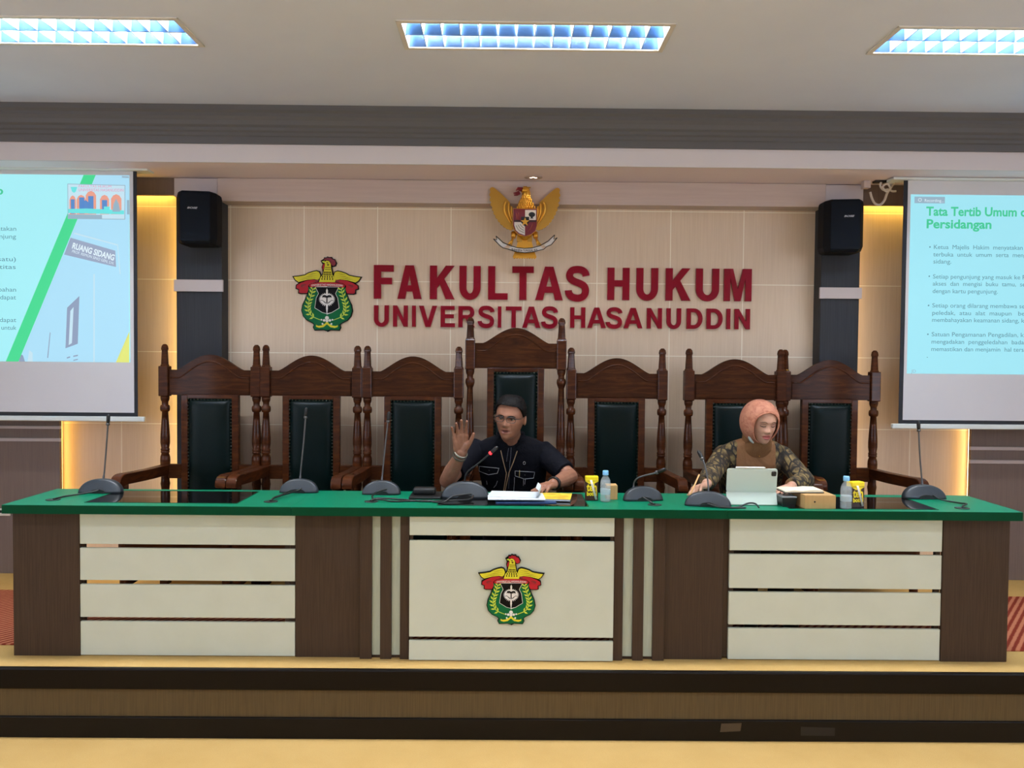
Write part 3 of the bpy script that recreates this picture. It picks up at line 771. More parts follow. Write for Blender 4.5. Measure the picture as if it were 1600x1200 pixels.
# ================================================================== the crest with a rooster (wall and desk)
C_blk, C_grn = mat('crest_black', (10, 10, 14), 0.3, spec=0.15), mat('crest_green', (4, 98, 56), 0.3, spec=0.2)
C_red, C_yel = mat('crest_red', (172, 30, 42), 0.3, spec=0.25), mat('crest_yellow', (214, 204, 52), 0.3, spec=0.25)
C_lime, C_wht = mat('crest_lime', (196, 214, 68), 0.3), mat('crest_white', (226, 224, 220), 0.3)
C_drd = mat('crest_dark_red', (122, 22, 34), 0.3)
def mirror(p, c=585): return p + [(2*c-x, y) for x, y in reversed(p)]
def flip(p, c=585): return [(2*c-x, y) for x, y in p]
def crest(label, cx, cz, yb, size):
    """size = metres across the 1200-unit drawing; yb = the surface it is mounted on"""
    t = thing('crest', label, 'emblem', (cx, yb, cz), 'rooster crests')
    k = size/1200
    def T(p): return [((x-585)*k, (585-y)*k) for x, y in p]
    lay = [0.0]
    def add(mb, poly, d0, d1, off=0): mb.prism(T(offset_poly(poly, off) if off else poly), -d1, -d0)
    body = mirror([(585, 500), (342, 500), (342, 575), (312, 650), (275, 730), (262, 800), (282, 870), (328, 920), (400, 955), (424, 980), (412, 1015), (430, 1048), (540, 1043), (585, 1056)])
    tail = [(455, 402), (400, 402), (330, 412), (240, 448), (192, 478), (188, 518), (225, 532), (222, 575), (250, 584), (330, 580), (352, 530), (345, 482), (382, 455), (470, 432)]
    wing = [(152, 370), (225, 362), (300, 348), (345, 322), (400, 303), (450, 292), (485, 305), (503, 350), (490, 392), (468, 412), (420, 402), (330, 412), (220, 442), (180, 415)]
    bird = [(478, 440), (500, 372), (530, 340), (545, 270), (556, 210), (546, 178), (580, 158), (612, 165), (636, 200), (640, 260), (656, 340), (682, 372), (702, 392), (692, 440)]
    band = [(345, 484), (378, 456), (470, 436), (585, 430), (700, 436), (792, 456), (826, 484), (800, 508), (690, 494), (585, 490), (480, 494), (370, 508)]
    comb = [(540, 160), (552, 128), (575, 132), (590, 116), (612, 126), (640, 122), (650, 142), (680, 148), (690, 172), (702, 192), (690, 222), (655, 232), (636, 205), (612, 168), (575, 160)]
    beak = [(512, 165), (535, 150), (560, 165), (556, 205), (548, 250), (530, 290), (522, 245), (536, 205), (524, 190)]
    o1 = MB()
    for p in (body, tail, flip(tail), wing, flip(wing), bird, band, comb, beak): add(o1, p, 0.0, 0.012, 9)
    bk = o1.build('backing', C_blk, t)
    m = MB(); add(m, body, 0.011, 0.0145, -3); gb = m.build('green_field', C_grn, t)
    sh = mirror([(585, 500), (440, 500), (480, 582), (450, 640), (432, 765), (490, 800), (525, 822), (585, 836)])
    m = MB(); add(m, sh, 0.0135, 0.0155, 6); m.build('shield_border', C_wht, t)
    m = MB(); add(m, sh, 0.0145, 0.0165); m.build('shield', C_blk, t)
    m = MB(); fl = []
    for i in range(56):
        a = 2*PI*i/56; r = (108 if i % 2 else 84)
        x, y = 585+r*1.0*math.cos(a), 655+r*0.80*math.sin(a)
        if math.sin(a) > 0.75 and i % 2: y += 8
        fl.append((x, y))
    add(m, fl, 0.016, 0.0175)
    add(m, [(585, 515), (572, 545), (578, 590), (592, 590), (598, 545)], 0.016, 0.0175)
    add(m, [(578, 730), (592, 730), (597, 770), (585, 862), (573, 770)], 0.016, 0.0177)
    m.build('lotus', C_wht, t)
    m = MB(); palm = mirror([(585, 612), (560, 600), (530, 606), (522, 640), (540, 625), (548, 640), (558, 622), (566, 640), (578, 632), (578, 712)])
    add(m, palm, 0.017, 0.0184)
    for s in (-1, 1):
        add(m, [(585+s*12, 700), (585+s*60, 664), (585+s*100, 676), (585+s*58, 672), (585+s*16, 712)], 0.017, 0.0182)
    m.build('palm', C_blk, t)
    P = [Vector(p) for p in smooth_curve([(405, 520, 0), (385, 600, 0), (350, 700, 0), (345, 790, 0), (390, 870, 0), (500, 920, 0)], 8)]
    for s in (-1, 1):
        m = MB()
        fx = (lambda q: q) if s < 0 else flip
        for i in range(0, len(P)-1):
            d = (P[i+1]-P[i]).normalized(); nn = Vector((-d.y, d.x, 0))
            add(m, fx([(P[i]+nn*4)[:2], (P[i+1]+nn*4)[:2], (P[i+1]-nn*4)[:2], (P[i]-nn*4)[:2]]), 0.0142, 0.0158)
        for i in range(2, len(P)-3, 4):
            d = (P[i+1]-P[i]).normalized(); nn = Vector((-d.y, d.x, 0))
            for q in (-1, 1):
                b = P[i]; e = b - d*42 + nn*q*46; w_ = (e-b).normalized(); ww = Vector((-w_.y, w_.x, 0)); mid = (b+e)*0.5
                add(m, fx([tuple(b[:2]), tuple((mid+ww*11)[:2]), tuple(e[:2]), tuple((mid-ww*11)[:2])]), 0.0145, 0.0162)
        m.build('wreath', C_lime, t)
    for s in (-1, 1):
        m = MB(); add(m, [(585, 925), (585+s*22, 965), (585+s*70, 992), (585+s*115, 996), (585+s*140, 982), (585+s*140, 1008), (585+s*100, 1022), (585+s*45, 1012), (585, 975)], 0.0145, 0.0160)
        m.build('scroll', C_yel, t)
    m = MB()
    for x, y, r in ((585, 895, 26), (548, 925, 17), (622, 925, 17), (515, 918, 11), (655, 918, 11), (528, 970, 12), (642, 970, 12), (585, 930, 20)):
        add(m, [(x+r*math.cos(2*PI*i/8), y+r*math.sin(2*PI*i/8)) for i in range(8)], 0.0145, 0.0165)
    m.build('blossoms', C_wht, t)
    m = MB()
    for p in (tail, flip(tail)): add(m, p, 0.0115, 0.0155, -4)
    add(m, band, 0.0115, 0.0185, -4)
    rb = m.build('ribbon', C_red, t)
    m = MB()
    for s in (0, 1):
        q = [(255, 470), (300, 462), (330, 470), (300, 482), (262, 500), (330, 500), (262, 508), (248, 492)]
        add(m, flip(q) if s else q, 0.015, 0.0162)
        q = [(420, 405), (478, 404), (470, 432), (382, 455), (440, 430)]
        add(m, flip(q) if s else q, 0.015, 0.0162)
    m.build('ribbon_fold', C_drd, rb)
    b2 = text_bm('UNIVERSITAS HASANUDDIN', 34*k, 0.015, 'CENTER')
    b2.transform(Matrix.Translation((0, (585-481)*k, 0))); xs_ = [v.co.x for v in b2.verts]; wid = max(xs_)-min(xs_)
    b2.transform(Matrix.Diagonal((400*k/wid, 1, 1, 1)))
    for v in b2.verts: v.co.y -= abs(v.co.x/(200*k))**2*10*k
    m = MB(); m.merge(b2, 0, Matrix.Translation((0, -0.0188, 0)) @ UP); m.build('motto', C_wht, rb)
    m = MB()
    for p in (wing, flip(wing)):
        m = MB(); add(m, p, 0.012, 0.0165, -4); wg = m.build('wing', C_yel, t)
    m = MB()
    for s in (0, 1):
        for a, b in (((215, 415), (470, 375)), ((250, 392), (470, 350)), ((330, 352), (465, 325))):
            q = [(a[0], a[1]), ((a[0]+b[0])/2, (a[1]+b[1])/2-8), b, ((a[0]+b[0])/2, (a[1]+b[1])/2-3)]
            add(m, flip(q) if s else q, 0.0163, 0.0170)
    m.build('feather_line', C_blk, wg)
    m = MB(); add(m, bird, 0.012, 0.0195, -4); bd = m.build('rooster', C_yel, t)
    m = MB()
    for r_, (y, x0, x1) in enumerate(((310, 545, 640), (338, 540, 645), (366, 515, 665), (394, 505, 675))):
        n = 5
        for i in range(n):
            x = x0+(x1-x0)*(i+0.5)/n
            add(m, [(x-3, y-12), (x+3, y-12), (x+8, y+8), (x, y+16), (x-8, y+8)], 0.0193, 0.0200)
    for y in (245, 270): add(m, [(560, y), (635, y+2), (635, y+9), (560, y+8)], 0.0193, 0.0200)
    add(m, [(578, 182), (604, 188), (600, 198), (580, 194)], 0.0193, 0.0200); add(m, [(585, 208), (615, 208), (603, 226), (592, 224)], 0.0193, 0.0200)
    m.build('plumage', C_blk, bd)
    m = MB(); add(m, comb, 0.012, 0.0185, -3); m.build('comb', C_red if yb < 5 else C_drd, t)
    m = MB(); add(m, [(520, 172), (552, 162), (556, 190), (532, 186)], 0.012, 0.0192); m.build('beak', C_lime, t)
    m = MB(); add(m, [(540, 205), (556, 205), (548, 250), (532, 284), (526, 245)], 0.012, 0.0187); m.build('wattle', C_red, t)
    return t
# wall: 1200 drawing units = 140 px at y 5.64; desk: the same at 3.97
crest('rooster crest with a green shield on the cream front of the desk', 0.0335, 0.682, 3.974, 0.4275)
crest('rooster crest with a green shield on the tiled wall, left of the red lettering', -1.214, 2.216, 5.66, 0.632)

# ================================================================== the golden eagle
M_gold = mat('gold_leaf', (222, 164, 62), 0.28, 0.7)
M_goldd = mat('gold_dull', (192, 146, 60), 0.38, 0.6)
G_red, G_wht, G_blk = mat('arms_red', (112, 20, 34), 0.35), mat('arms_white', (222, 214, 206), 0.4), mat('arms_black', (16, 14, 14), 0.35)
G_rib = mat('banner_white', (214, 210, 206), 0.5)
GK = 0.586/1200
EG = thing('eagle_emblem', 'golden eagle with a shield and white ribbon, high on the wall over the lettering', 'emblem', (0.113, 5.506, 2.676))
def gp(x, y): return ((x-585)*GK, (670-y)*GK)
def gpoly(m, poly, d0, d1): m.prism([gp(x, y) for x, y in poly], -d1, -d0)
for s in (-1, 1):
    w_ = MB()
    F = lambda x: 585+s*(x-585)
    # long feathers fanned from the shoulder, tips along the outer edge of the wing
    tips = [(1048, 200), (1056, 270), (1055, 340), (1045, 410), (1028, 475), (1006, 535), (980, 590), (948, 640), (912, 685), (872, 722), (828, 750), (780, 768)]
    roots = [(800, 420), (805, 440), (805, 460), (805, 480), (802, 505), (798, 530), (794, 555), (788, 580), (780, 605), (772, 630), (764, 655), (756, 680)]
    for i, ((tx, ty), (rx, ry)) in enumerate(zip(tips, roots)):
        a, b = Vector((rx, ry)), Vector((tx, ty)); d = (b-a).normalized(); nn = Vector((-d.y, d.x)); wd = 38
        poly = [tuple(a-nn*wd*0.9), tuple(a+(b-a)*0.55-nn*wd*1.1), tuple(b-d*34-nn*wd*0.95), tuple(b-d*9-nn*wd*0.62), tuple(b), tuple(b-d*9+nn*wd*0.62), tuple(b-d*34+nn*wd*0.95), tuple(a+(b-a)*0.55+nn*wd*1.1), tuple(a+nn*wd*0.9)]
        gpoly(w_, [(F(x), y) for x, y in poly], 0.010+0.0012*i, 0.020+0.0016*i)
    gpoly(w_, [(F(x), y) for x, y in ((745, 470), (790, 410), (850, 385), (1048, 200), (1050, 280), (960, 420), (860, 600), (770, 680), (750, 700))], 0.006, 0.018)
    wg = w_.build('wing', M_goldd, EG)
    c_ = MB()
    for pts, r in (([(838, 388), (858, 440), (846, 530), (800, 620), (765, 672)], 20), ([(795, 410), (800, 470), (785, 560), (755, 640)], 17), ([(758, 450), (762, 520), (750, 600)], 13)):
        P = smooth_curve([(gp(F(x), y)[0], -0.036, gp(F(x), y)[1]) for x, y in pts], 6)
        n = len(P); c_.tube(P, [r*GK*(0.55+0.45*math.sin(PI*min(1, i/(n-1)*1.0+0.15))) for i in range(n)], 10)
    c_.build('wing_shoulder', M_gold, wg)
b_ = MB()
def ge(x, y, d, rx, ry, rd): b_.ball((gp(x, y)[0], -d, gp(x, y)[1]), (rx*GK, rd, ry*GK), 20)
ge(590, 500, 0.045, 105, 190, 0.032); ge(600, 400, 0.045, 84, 110, 0.034); ge(602, 290, 0.045, 58, 90, 0.03); ge(580, 240, 0.05, 60, 42, 0.028); ge(590, 680, 0.04, 120, 220, 0.03)
b_.build('body', M_gold, EG)
c_ = MB()
for r in range(7):
    for i in range(5+r//2):
        n = 5+r//2; x = 600+(i-(n-1)/2)*(24+r*1.5); y = 330+r*24
        c_.ball((gp(x, y)[0], -0.076-0.003*math.cos((i-(n-1)/2)*0.6), gp(x, y)[1]), (12*GK, 0.005, 15*GK), 8)
c_.build('breast_feathers', M_gold, EG)
c_ = MB(); c_.tube([(gp(545, 235)[0], -0.06, gp(545, 235)[1]), (gp(490, 225)[0], -0.066, gp(490, 225)[1]), (gp(462, 250)[0], -0.064, gp(462, 250)[1])], [0.016, 0.010, 0.003], 10)
for p in (((510, 262), (470, 280), (432, 285)), ((520, 280), (480, 305), (440, 310))):
    c_.tube([(gp(x, y)[0], -0.062, gp(x, y)[1]) for x, y in p], [0.008, 0.007, 0.004], 8)
c_.build('beak', G_red, EG)
c_ = MB()
for a in ((590, 215, 660, 205), (600, 225, 650, 235), (570, 210, 610, 190)):
    c_.tube([(gp(a[0], a[1])[0], -0.06, gp(a[0], a[1])[1]), (gp(a[2], a[3])[0], -0.055, gp(a[2], a[3])[1])], [0.010, 0.003], 8)
c_.build('head_crest', M_goldd, EG)
t_ = MB()
for i in range(9):
    u = (i-4)/4; x0, x1 = 590+u*60, 590+u*135
    gpoly(t_, [(x0-14, 830), (x0+14, 830), (x1*0.5+x0*0.5+20, 1010), (x1+26, 1120), (x1, 1150), (x1-26, 1120), (x1*0.5+x0*0.5-20, 1010)], 0.012+0.003*(4-abs(i-4)), 0.022+0.003*(4-abs(i-4)))
t_.build('tail', M_gold, EG)
for s in (-1, 1):
    F = lambda x: 585+s*(x-585)
    l_ = MB(); l_.tube([(gp(F(725), 800)[0], -0.035, gp(F(725), 800)[1]), (gp(F(735), 870)[0], -0.05, gp(F(735), 870)[1])], [0.020, 0.015], 12)
    for q in (-26, 0, 26): l_.tube([(gp(F(740), 880)[0], -0.05, gp(F(740), 880)[1]), (gp(F(785+q), 975)[0], -0.056, gp(F(785+q), 975)[1])], [0.006, 0.004], 8)
    l_.build('leg', M_gold, EG)
# shield
sc = lambda f, c=(588, 660): [(c[0]+(x-c[0])*f, c[1]+(y-c[1])*f) for x, y in SH]
SH = [(430, 500), (745, 500), (745, 720), (722, 790), (670, 835), (588, 862), (506, 835), (454, 790), (430, 720)]
m = MB(); gpoly(m, sc(1.03), 0.05, 0.088); shd = m.build('shield', M_gold, EG)
m = MB(); gpoly(m, sc(1.0), 0.085, 0.0895); m.build('shield_rim', G_red, shd)
m = MB(); gpoly(m, [(446, 515), (588, 515), (588, 660), (446, 660)], 0.0885, 0.0905)
gpoly(m, [(588, 668), (732, 668), (730, 720), (708, 782), (660, 822), (588, 848)], 0.0885, 0.0905); m.build('red_quarter', G_red, shd)
m = MB(); gpoly(m, [(588, 515), (732, 515), (732, 645), (588, 645)], 0.0885, 0.0907)
gpoly(m, [(588, 690), (588, 848), (514, 822), (466, 782), (446, 720), (446, 676), (560, 676)], 0.0885, 0.0907); m.build('white_quarter', G_wht, shd)
m = MB(); gpoly(m, [(440, 652), (736, 652), (736, 670), (440, 670)], 0.0885, 0.0912)
gpoly(m, [(535, 605), (642, 605), (642, 680), (588, 735), (535, 680)], 0.0885, 0.0912)
gpoly(m, [(588+90+44*math.cos(a*PI/8), 575+34*math.sin(a*PI/8)) for a in range(16)], 0.09, 0.0915)
gpoly(m, [(668, 600), (688, 600), (692, 622), (704, 628), (650, 628), (664, 622)], 0.09, 0.0915); m.build('black_charge', G_blk, shd)
m = MB(); st_ = []
for i in range(10):
    a = -PI/2+2*PI*i/10; r = 62 if i % 2 == 0 else 25
    st_.append((588+r*math.cos(a), 672+r*math.sin(a)))
gpoly(m, st_, 0.091, 0.094); m.build('star', M_gold, shd)
m = MB()
for q in range(3):
    P = smooth_curve([(gp(470+q*26, 720-q*8)[0], -0.091, gp(470+q*26, 720-q*8)[1]), (gp(505+q*22, 780-q*22)[0], -0.091, gp(505+q*22, 780-q*22)[1]), (gp(575, 815-q*30)[0], -0.091, gp(575, 815-q*30)[1])], 6)
    m.tube(P, 0.0022, 6)
m.build('cotton_spray', mat('arms_grey', (140, 136, 128), 0.5), shd)
m = MB()
for q in range(2):
    P = smooth_curve([(gp(625+q*30, 800-q*20)[0], -0.091, gp(625+q*30, 800-q*20)[1]), (gp(665+q*15, 750-q*10)[0], -0.091, gp(665+q*15, 750-q*10)[1]), (gp(690, 690)[0], -0.091, gp(690, 690)[1])], 6)
    m.tube(P, 0.0025, 6)
m.tube([gp_ for gp_ in [(gp(470, 560)[0], -0.091, gp(470, 560)[1]), (gp(480, 640)[0], -0.091, gp(480, 640)[1])]], 0.003, 6)
m.tube([(gp(500, 550)[0], -0.091, gp(500, 550)[1]), (gp(495, 640)[0], -0.091, gp(495, 640)[1])], 0.003, 6)
m.build('rice_spray', mat('arms_brown', (140, 60, 44), 0.5), shd)
# banner
top_ = [(368, 1020), (400, 988), (480, 1010), (588, 1020), (700, 1010), (800, 985), (850, 1015)]
def strip(m, up, lo, d0, d1): gpoly(m, up + lo[::-1], d0, d1)
m = MB()
arc_u = [(405, 985), (490, 1008), (588, 1016), (690, 1008), (790, 980)]; arc_l = [(368, 1028), (480, 1062), (588, 1074), (700, 1062), (842, 1024)]
strip(m, arc_u, arc_l, 0.060, 0.066)
gpoly(m, [(258, 975), (310, 935), (355, 970), (300, 1012)], 0.054, 0.060); gpoly(m, [(842, 970), (905, 918), (938, 955), (880, 985)], 0.054, 0.060)
gpoly(m, [(170, 895), (215, 905), (205, 855), (300, 940), (262, 985)], 0.056, 0.061); gpoly(m, [(1020, 870), (975, 890), (985, 832), (900, 915), (940, 965)], 0.056, 0.061)
bn = m.build('banner', G_rib, EG)
m = MB()
for P in (arc_u, arc_l, [(170, 895), (262, 985), (300, 1012), (368, 1028)], [(205, 855), (300, 940), (405, 985)], [(1020, 870), (940, 965), (880, 990), (842, 1024)], [(985, 832), (900, 915), (790, 980)], [(170, 895), (215, 905), (205, 855)], [(1020, 870), (975, 890), (985, 832)]):
    m.tube([(gp(x, y)[0], -0.0665, gp(x, y)[1]) for x, y in P], 0.0028, 6)
m.build('banner_edge', G_blk, bn)
b2 = text_bm('BHINNEKA TUNGGAL IKA', 42*GK, 0.02, 'CENTER'); xs_ = [v.co.x for v in b2.verts]; wid = max(xs_)-min(xs_)
b2.transform(Matrix.Diagonal((345*GK/wid, 1, 1, 1)))
for v in b2.verts: v.co.y += (670-1058)*GK + abs(v.co.x/(170*GK))**2*14*GK
m = MB(); m.merge(b2, 0, Matrix.Translation((0, -0.0672, 0)) @ UP); m.build('motto', G_blk, bn)
m = MB(); m.box(-0.05, 0.05, -0.03, 0.0, -0.12, 0.10); m.build('mount', M_goldd, EG)

# ================================================================== loudspeakers
M_spk = mat('speaker_black', (8, 14, 22), 0.6, spec=0.15)
_f = noise(M_spk, coords(M_spk, (1, 1, 1)), 500.0, 1.0); bump(M_spk, _f, 0.25, 0.002)
M_spkc = mat('speaker_case', (7, 12, 19), 0.6, spec=0.15)
M_logo = mat('badge_silver', (206, 206, 206), 0.35, 0.3)
def speaker(x, zc, s, label):
    t = thing('loudspeaker', label, 'loudspeaker', (x, 5.518, zc), 'wall loudspeakers')
    # plan: one deep vertical edge towards the room, the face turned outwards (s) a little
    def plan(d): return [(-0.115*s, 0.0-0.02), (-0.118*s, -0.12), (-0.098*s, -0.185), (0.085*s, -0.20-d), (0.118*s, -0.175), (0.118*s, -0.02)]
    b = MB()
    rings = []
    for z, k in ((-0.168, 0.80), (-0.160, 0.92), (-0.13, 1.0), (0.14, 1.0), (0.160, 0.965), (0.168, 0.90)):
        rings.append([(px*(k if abs(px) > 0.05 else 1), py*(0.6+0.4*k), z) for px, py in plan(0.01)])
    b.loft(rings, smooth=False); b.build('cabinet', M_spkc, t)
    g = MB(); rings = []
    for z, k in ((-0.150, 0.90), (-0.140, 0.97), (0.140, 0.97), (0.150, 0.92)):
        rings.append([(-0.100*s*k, -0.186, z), (-0.098*s*k, -0.192, z), (0.085*s*k, -0.218, z), (0.100*s*k, -0.208, z), (0.100*s*k, -0.19, z)])
    g.loft(rings, smooth=False); gr = g.build('grille', M_spk, t)
    b2 = text_bm('BOSE', 0.016, 0.02, 'CENTER', 0.0008, shear=0.25)
    g = MB(); g.merge(b2, 0, Matrix.Translation((0.01*s, -0.2115, 0.052)) @ Matrix.Rotation(math.atan2(-0.026*s, 0.183), 4, 'Z') @ Matrix.Diagonal((1.6, 1, 1, 1)) @ UP)
    g.build('badge', M_logo, gr)
    MB().box(-0.04, 0.04, -0.03, 0.0, -0.08, 0.08, 0.004).build('bracket', M_spkc, t)
    return t
speaker(-1.985, 2.668, -1, 'black wall loudspeaker on the left pillar, beside the left projection screen')
speaker(2.162, 2.657, 1, 'black wall loudspeaker on the right pillar, beside the right projection screen')

# ================================================================== projection screens
M_fab = grain_mat('screen_fabric', (212, 214, 222), (216, 218, 225), (2, 2, 2), 0.85)
M_sblk = mat('screen_border', (30, 34, 42), 0.7)
M_salu = mat('screen_bar', (216, 226, 226), 0.35)
def lit(name, rgb, k=0.94): return mat(name, tuple(v*0.4 for v in rgb), 0.9, emit=rgb, estr=k)
E_bg, E_bg2 = lit('slide_cyan', (166, 238, 246)), lit('slide_cyan_right', (160, 228, 242))
E_title, E_text = lit('slide_title_green', (70, 200, 150)), lit('slide_text_grey', (92, 140, 158))
E_band, E_photo, E_yel = lit('slide_green', (72, 216, 146)), lit('slide_photo_blue', (172, 222, 246)), lit('slide_yellow', (222, 228, 122))
E_sign, E_swht, E_win, E_line = lit('slide_sign_mauve', (152, 166, 192)), lit('slide_white', (226, 242, 250)), lit('slide_window', (142, 158, 186)), lit('slide_line', (196, 226, 240))
E_pk, E_or, E_bl, E_te, E_gy = lit('slide_pink', (226, 150, 186)), lit('slide_orange', (232, 160, 140)), lit('slide_blue', (92, 140, 202)), lit('slide_teal', (110, 226, 226)), lit('slide_grey', (150, 178, 196))
YS = 5.30
def screen(label, x0, x1, z0, z1, bl):
    """x0, x1: the outer edge of the black border"""
    t = thing('projection_screen', label, 'projection screen', ((x0+x1)/2, YS, z0), 'pull-down projection screens')
    MB().box(x0, x1, YS, YS+0.003, z0, z1).build('border', M_sblk, t, True)
    MB().box(x0+bl, x1-bl, YS-0.0015, YS+0.001, z0+0.024, z1-0.004).build('fabric', M_fab, t, True)
    MB().box(x0-0.045, x1+0.045, YS-0.012, YS+0.014, z0-0.032, z0, 0.006).build('bottom_bar', M_salu, t, True)
    MB().box(x0-0.08, x1+0.08, YS-0.03, YS+0.07, z1-0.004, z1+0.012, 0.003).build('case', M_salu, t, True)
    return t
def flat(m, poly, y): m.prism(poly, y-0.0004, y+0.0004)
def put_text(m, s, x, z, size, bold, y, width=None, align='LEFT', mtx=None, space=1.0):
    b2 = text_bm(s, size, bold, align, spacing=space)
    if width:
        w = max(v.co.x for v in b2.verts)-min(v.co.x for v in b2.verts); b2.transform(Matrix.Diagonal((width/w, 1, 1, 1)))
    if mtx is not None: b2.transform(mtx)
    m.merge(b2, 0, Matrix.Translation((x, y, z)) @ UP)
SX = 5.30/1300       # metres per photo pixel at the screens
def sx(px): return (px-791)*SX
# ---- right
R0 = 2.515
RS = screen('projection screen at the right, showing a slide titled in green', R0, 4.72, 1.395, 2.945, 0.026)
def rz(px, y): return 1.79+(567.0-y)*SX + (px-1500)*0.0087*SX      # height on the screen plane, undoing the tilt of the photo
sl = MB().box(2.560, 4.64, YS-0.0030, YS-0.0014, rz(1423, 584.5), rz(1423, 305.5)).build('slide', E_bg2, RS, True)
m = MB(); flat(m, [(sx(1427)-0.01, rz(1427, 309)), (sx(1472), rz(1427, 309)), (sx(1472), rz(1427, 319)), (sx(1427)-0.01, rz(1427, 319))], YS-0.0034); m.build('toolbar', E_gy, sl).location = -Vector(RS.location)
m = MB(); put_text(m, 'Recording...', sx(1440), rz(1440, 317), 0.026, 0.0, YS-0.004)
m.tube([(sx(1433)+0.010*math.cos(a*PI/6), YS-0.004, rz(1433, 314)+0.010*math.sin(a*PI/6)) for a in range(12)], 0.0015, 5, closed=True); m.build('toolbar_text', E_swht, sl).location = -Vector(RS.location)
m = MB()
def capsize(px): return px*SX/0.70
put_text(m, 'Tata Tertib Umum d', sx(1443.5), rz(1443, 338), capsize(13.5), 0.027, YS-0.0036, (1600-1443.5)*SX)
put_text(m, 'Persidangan', sx(1443.5), rz(1443, 357.5), capsize(13.5), 0.027, YS-0.0036, (1545-1443.5)*SX)
m.build('title', E_title, sl).location = -Vector(RS.location)
m = MB()
rows = [('Ketua  Majelis  Hakim  menyatakan', 1456, 1595, 390.0), ('terbuka  untuk  umum  serta  meng', 1456, 1602, 401.5), ('sidang.', 1456, 1484, 412.5),
        ('Setiap pengunjung yang masuk ke P', 1456, 1601, 436.0), ('akses  dan  mengisi  buku  tamu,  se', 1456, 1601, 447.0), ('dengan kartu pengunjung.', 1456, 1558, 458.5),
        ('Setiap orang dilarang membawa se', 1456, 1601, 481.0), ('peledak,  atau  alat  maupun   be', 1456, 1601, 492.5), ('membahayakan keamanan sidang, k', 1456, 1601, 503.5),
        ('Satuan Pengamanan Pengadilan, k', 1456, 1601, 526.0), ('mengadakan  penggeledahan  bada', 1456, 1601, 537.5), ('memastikan dan menjamin  hal ters', 1456, 1601, 549.0)]
for s_, a, b, y in rows:
    q = MB(); put_text(q, s_, sx(a), rz(a, y), capsize(6.6), 0.0, YS-0.0036, (b-a)*SX); q.build('text_line', E_text, sl).location = -Vector(RS.location)
for y in (387, 432.5, 478, 523, 559):
    r_ = 1.2*SX if y < 558 else 0.7*SX
    flat(m, [(sx(1450.5)+r_*math.cos(a*PI/5), rz(1450, y)+r_*math.sin(a*PI/5)) for a in range(10)], YS-0.0036)
m.build('bullet_dots', E_text, sl).location = -Vector(RS.location)
m = MB(); put_text(m, 'JD', sx(1426), rz(1426, 583), 0.028, 0.0, YS-0.0036, 0.03); m.build('corner_mark', E_gy, sl).location = -Vector(RS.location)
# ---- left
L1 = -2.340
LSC = screen('projection screen at the left, showing a slide with a green diagonal stripe', -4.55, L1, 1.400, 2.952, 0.022)
def lz(px, y): return 1.79+(554.8-y)*SX + (px-100)*0.0087*SX
off = -Vector(LSC.location)
zb_, zt_ = lz(204, 567), lz(207, 278)
xr = sx(206.0)
sl = MB().box(-4.45, xr, YS-0.0030, YS-0.0014, zb_, zt_).build('slide', E_bg, LSC, True)
def LP(pts): return [(sx(x), min(max(lz(x, y), zb_), zt_)) for x, y in pts]
m = MB(); flat(m, LP([(152, 277), (206, 278), (204, 567), (33, 567)]) , YS-0.0034); m.build('slide_photo', E_photo, sl).location = off
m = MB(); flat(m, LP([(136, 277), (154.5, 277), (33, 567), (13.5, 567)]), YS-0.0040); m.build('diagonal_stripe', E_band, sl).location = off
m = MB(); flat(m, LP([(205, 519), (204.5, 567), (184, 567)]), YS-0.0040); m.build('corner_triangle', E_yel, sl).location = off
m = MB(); flat(m, LP([(115, 374), (184, 394), (185, 419), (105, 400)]), YS-0.0038); m.build('picture_sign', E_sign, sl).location = off
ang = Matrix.Rotation(-math.radians(16.0), 4, 'Z') @ Matrix(((1, 0, 0, 0), (0.0, 1, 0, 0), (0, 0, 1, 0), (0, 0, 0, 1)))
m = MB(); put_text(m, 'RUANG SIDANG', sx(116.5), lz(116.5, 390), capsize(9), 0.03, YS-0.0044, 67*SX, mtx=ang)
put_text(m, 'PROF. REMON SINO GEN, S.H.', sx(116.5), lz(116.5, 396.5), capsize(4.2), 0.0, YS-0.0044, 67*SX, mtx=ang); m.build('sign_text', E_swht, sl).location = off
m = MB()
flat(m, LP([(109, 482), (128, 464), (125, 538), (106, 545)]), YS-0.0038); flat(m, LP([(82, 520), (83, 521), (79, 560), (77.5, 560)]), YS-0.0038)
flat(m, LP([(108, 559), (113, 557.5), (113, 559.5), (108, 561)]), YS-0.0038); flat(m, LP([(118, 556.5), (125, 555), (125, 557), (118, 558.5)]), YS-0.0038); flat(m, LP([(118, 563), (125, 561.5), (125, 563), (118, 564.5)]), YS-0.0038)
flat(m, LP([(34, 553), (40, 556), (43, 567), (34, 567)]), YS-0.0038)
m.build('picture_window', E_win, sl).location = off
m = MB(); flat(m, LP([(114, 487), (119, 481), (116, 537), (111, 540)]), YS-0.0042); flat(m, LP([(50, 548), (55, 552), (55, 566), (47, 566)]), YS-0.0038)
flat(m, LP([(121, 366), (187, 384), (187, 386), (120, 368)]), YS-0.0038); flat(m, LP([(187, 384), (188, 384), (192, 430), (190.5, 430)]), YS-0.0038)
flat(m, LP([(150, 430), (152, 430), (151, 567), (149, 567)]), YS-0.0037); m.build('picture_highlight', E_line, sl).location = off
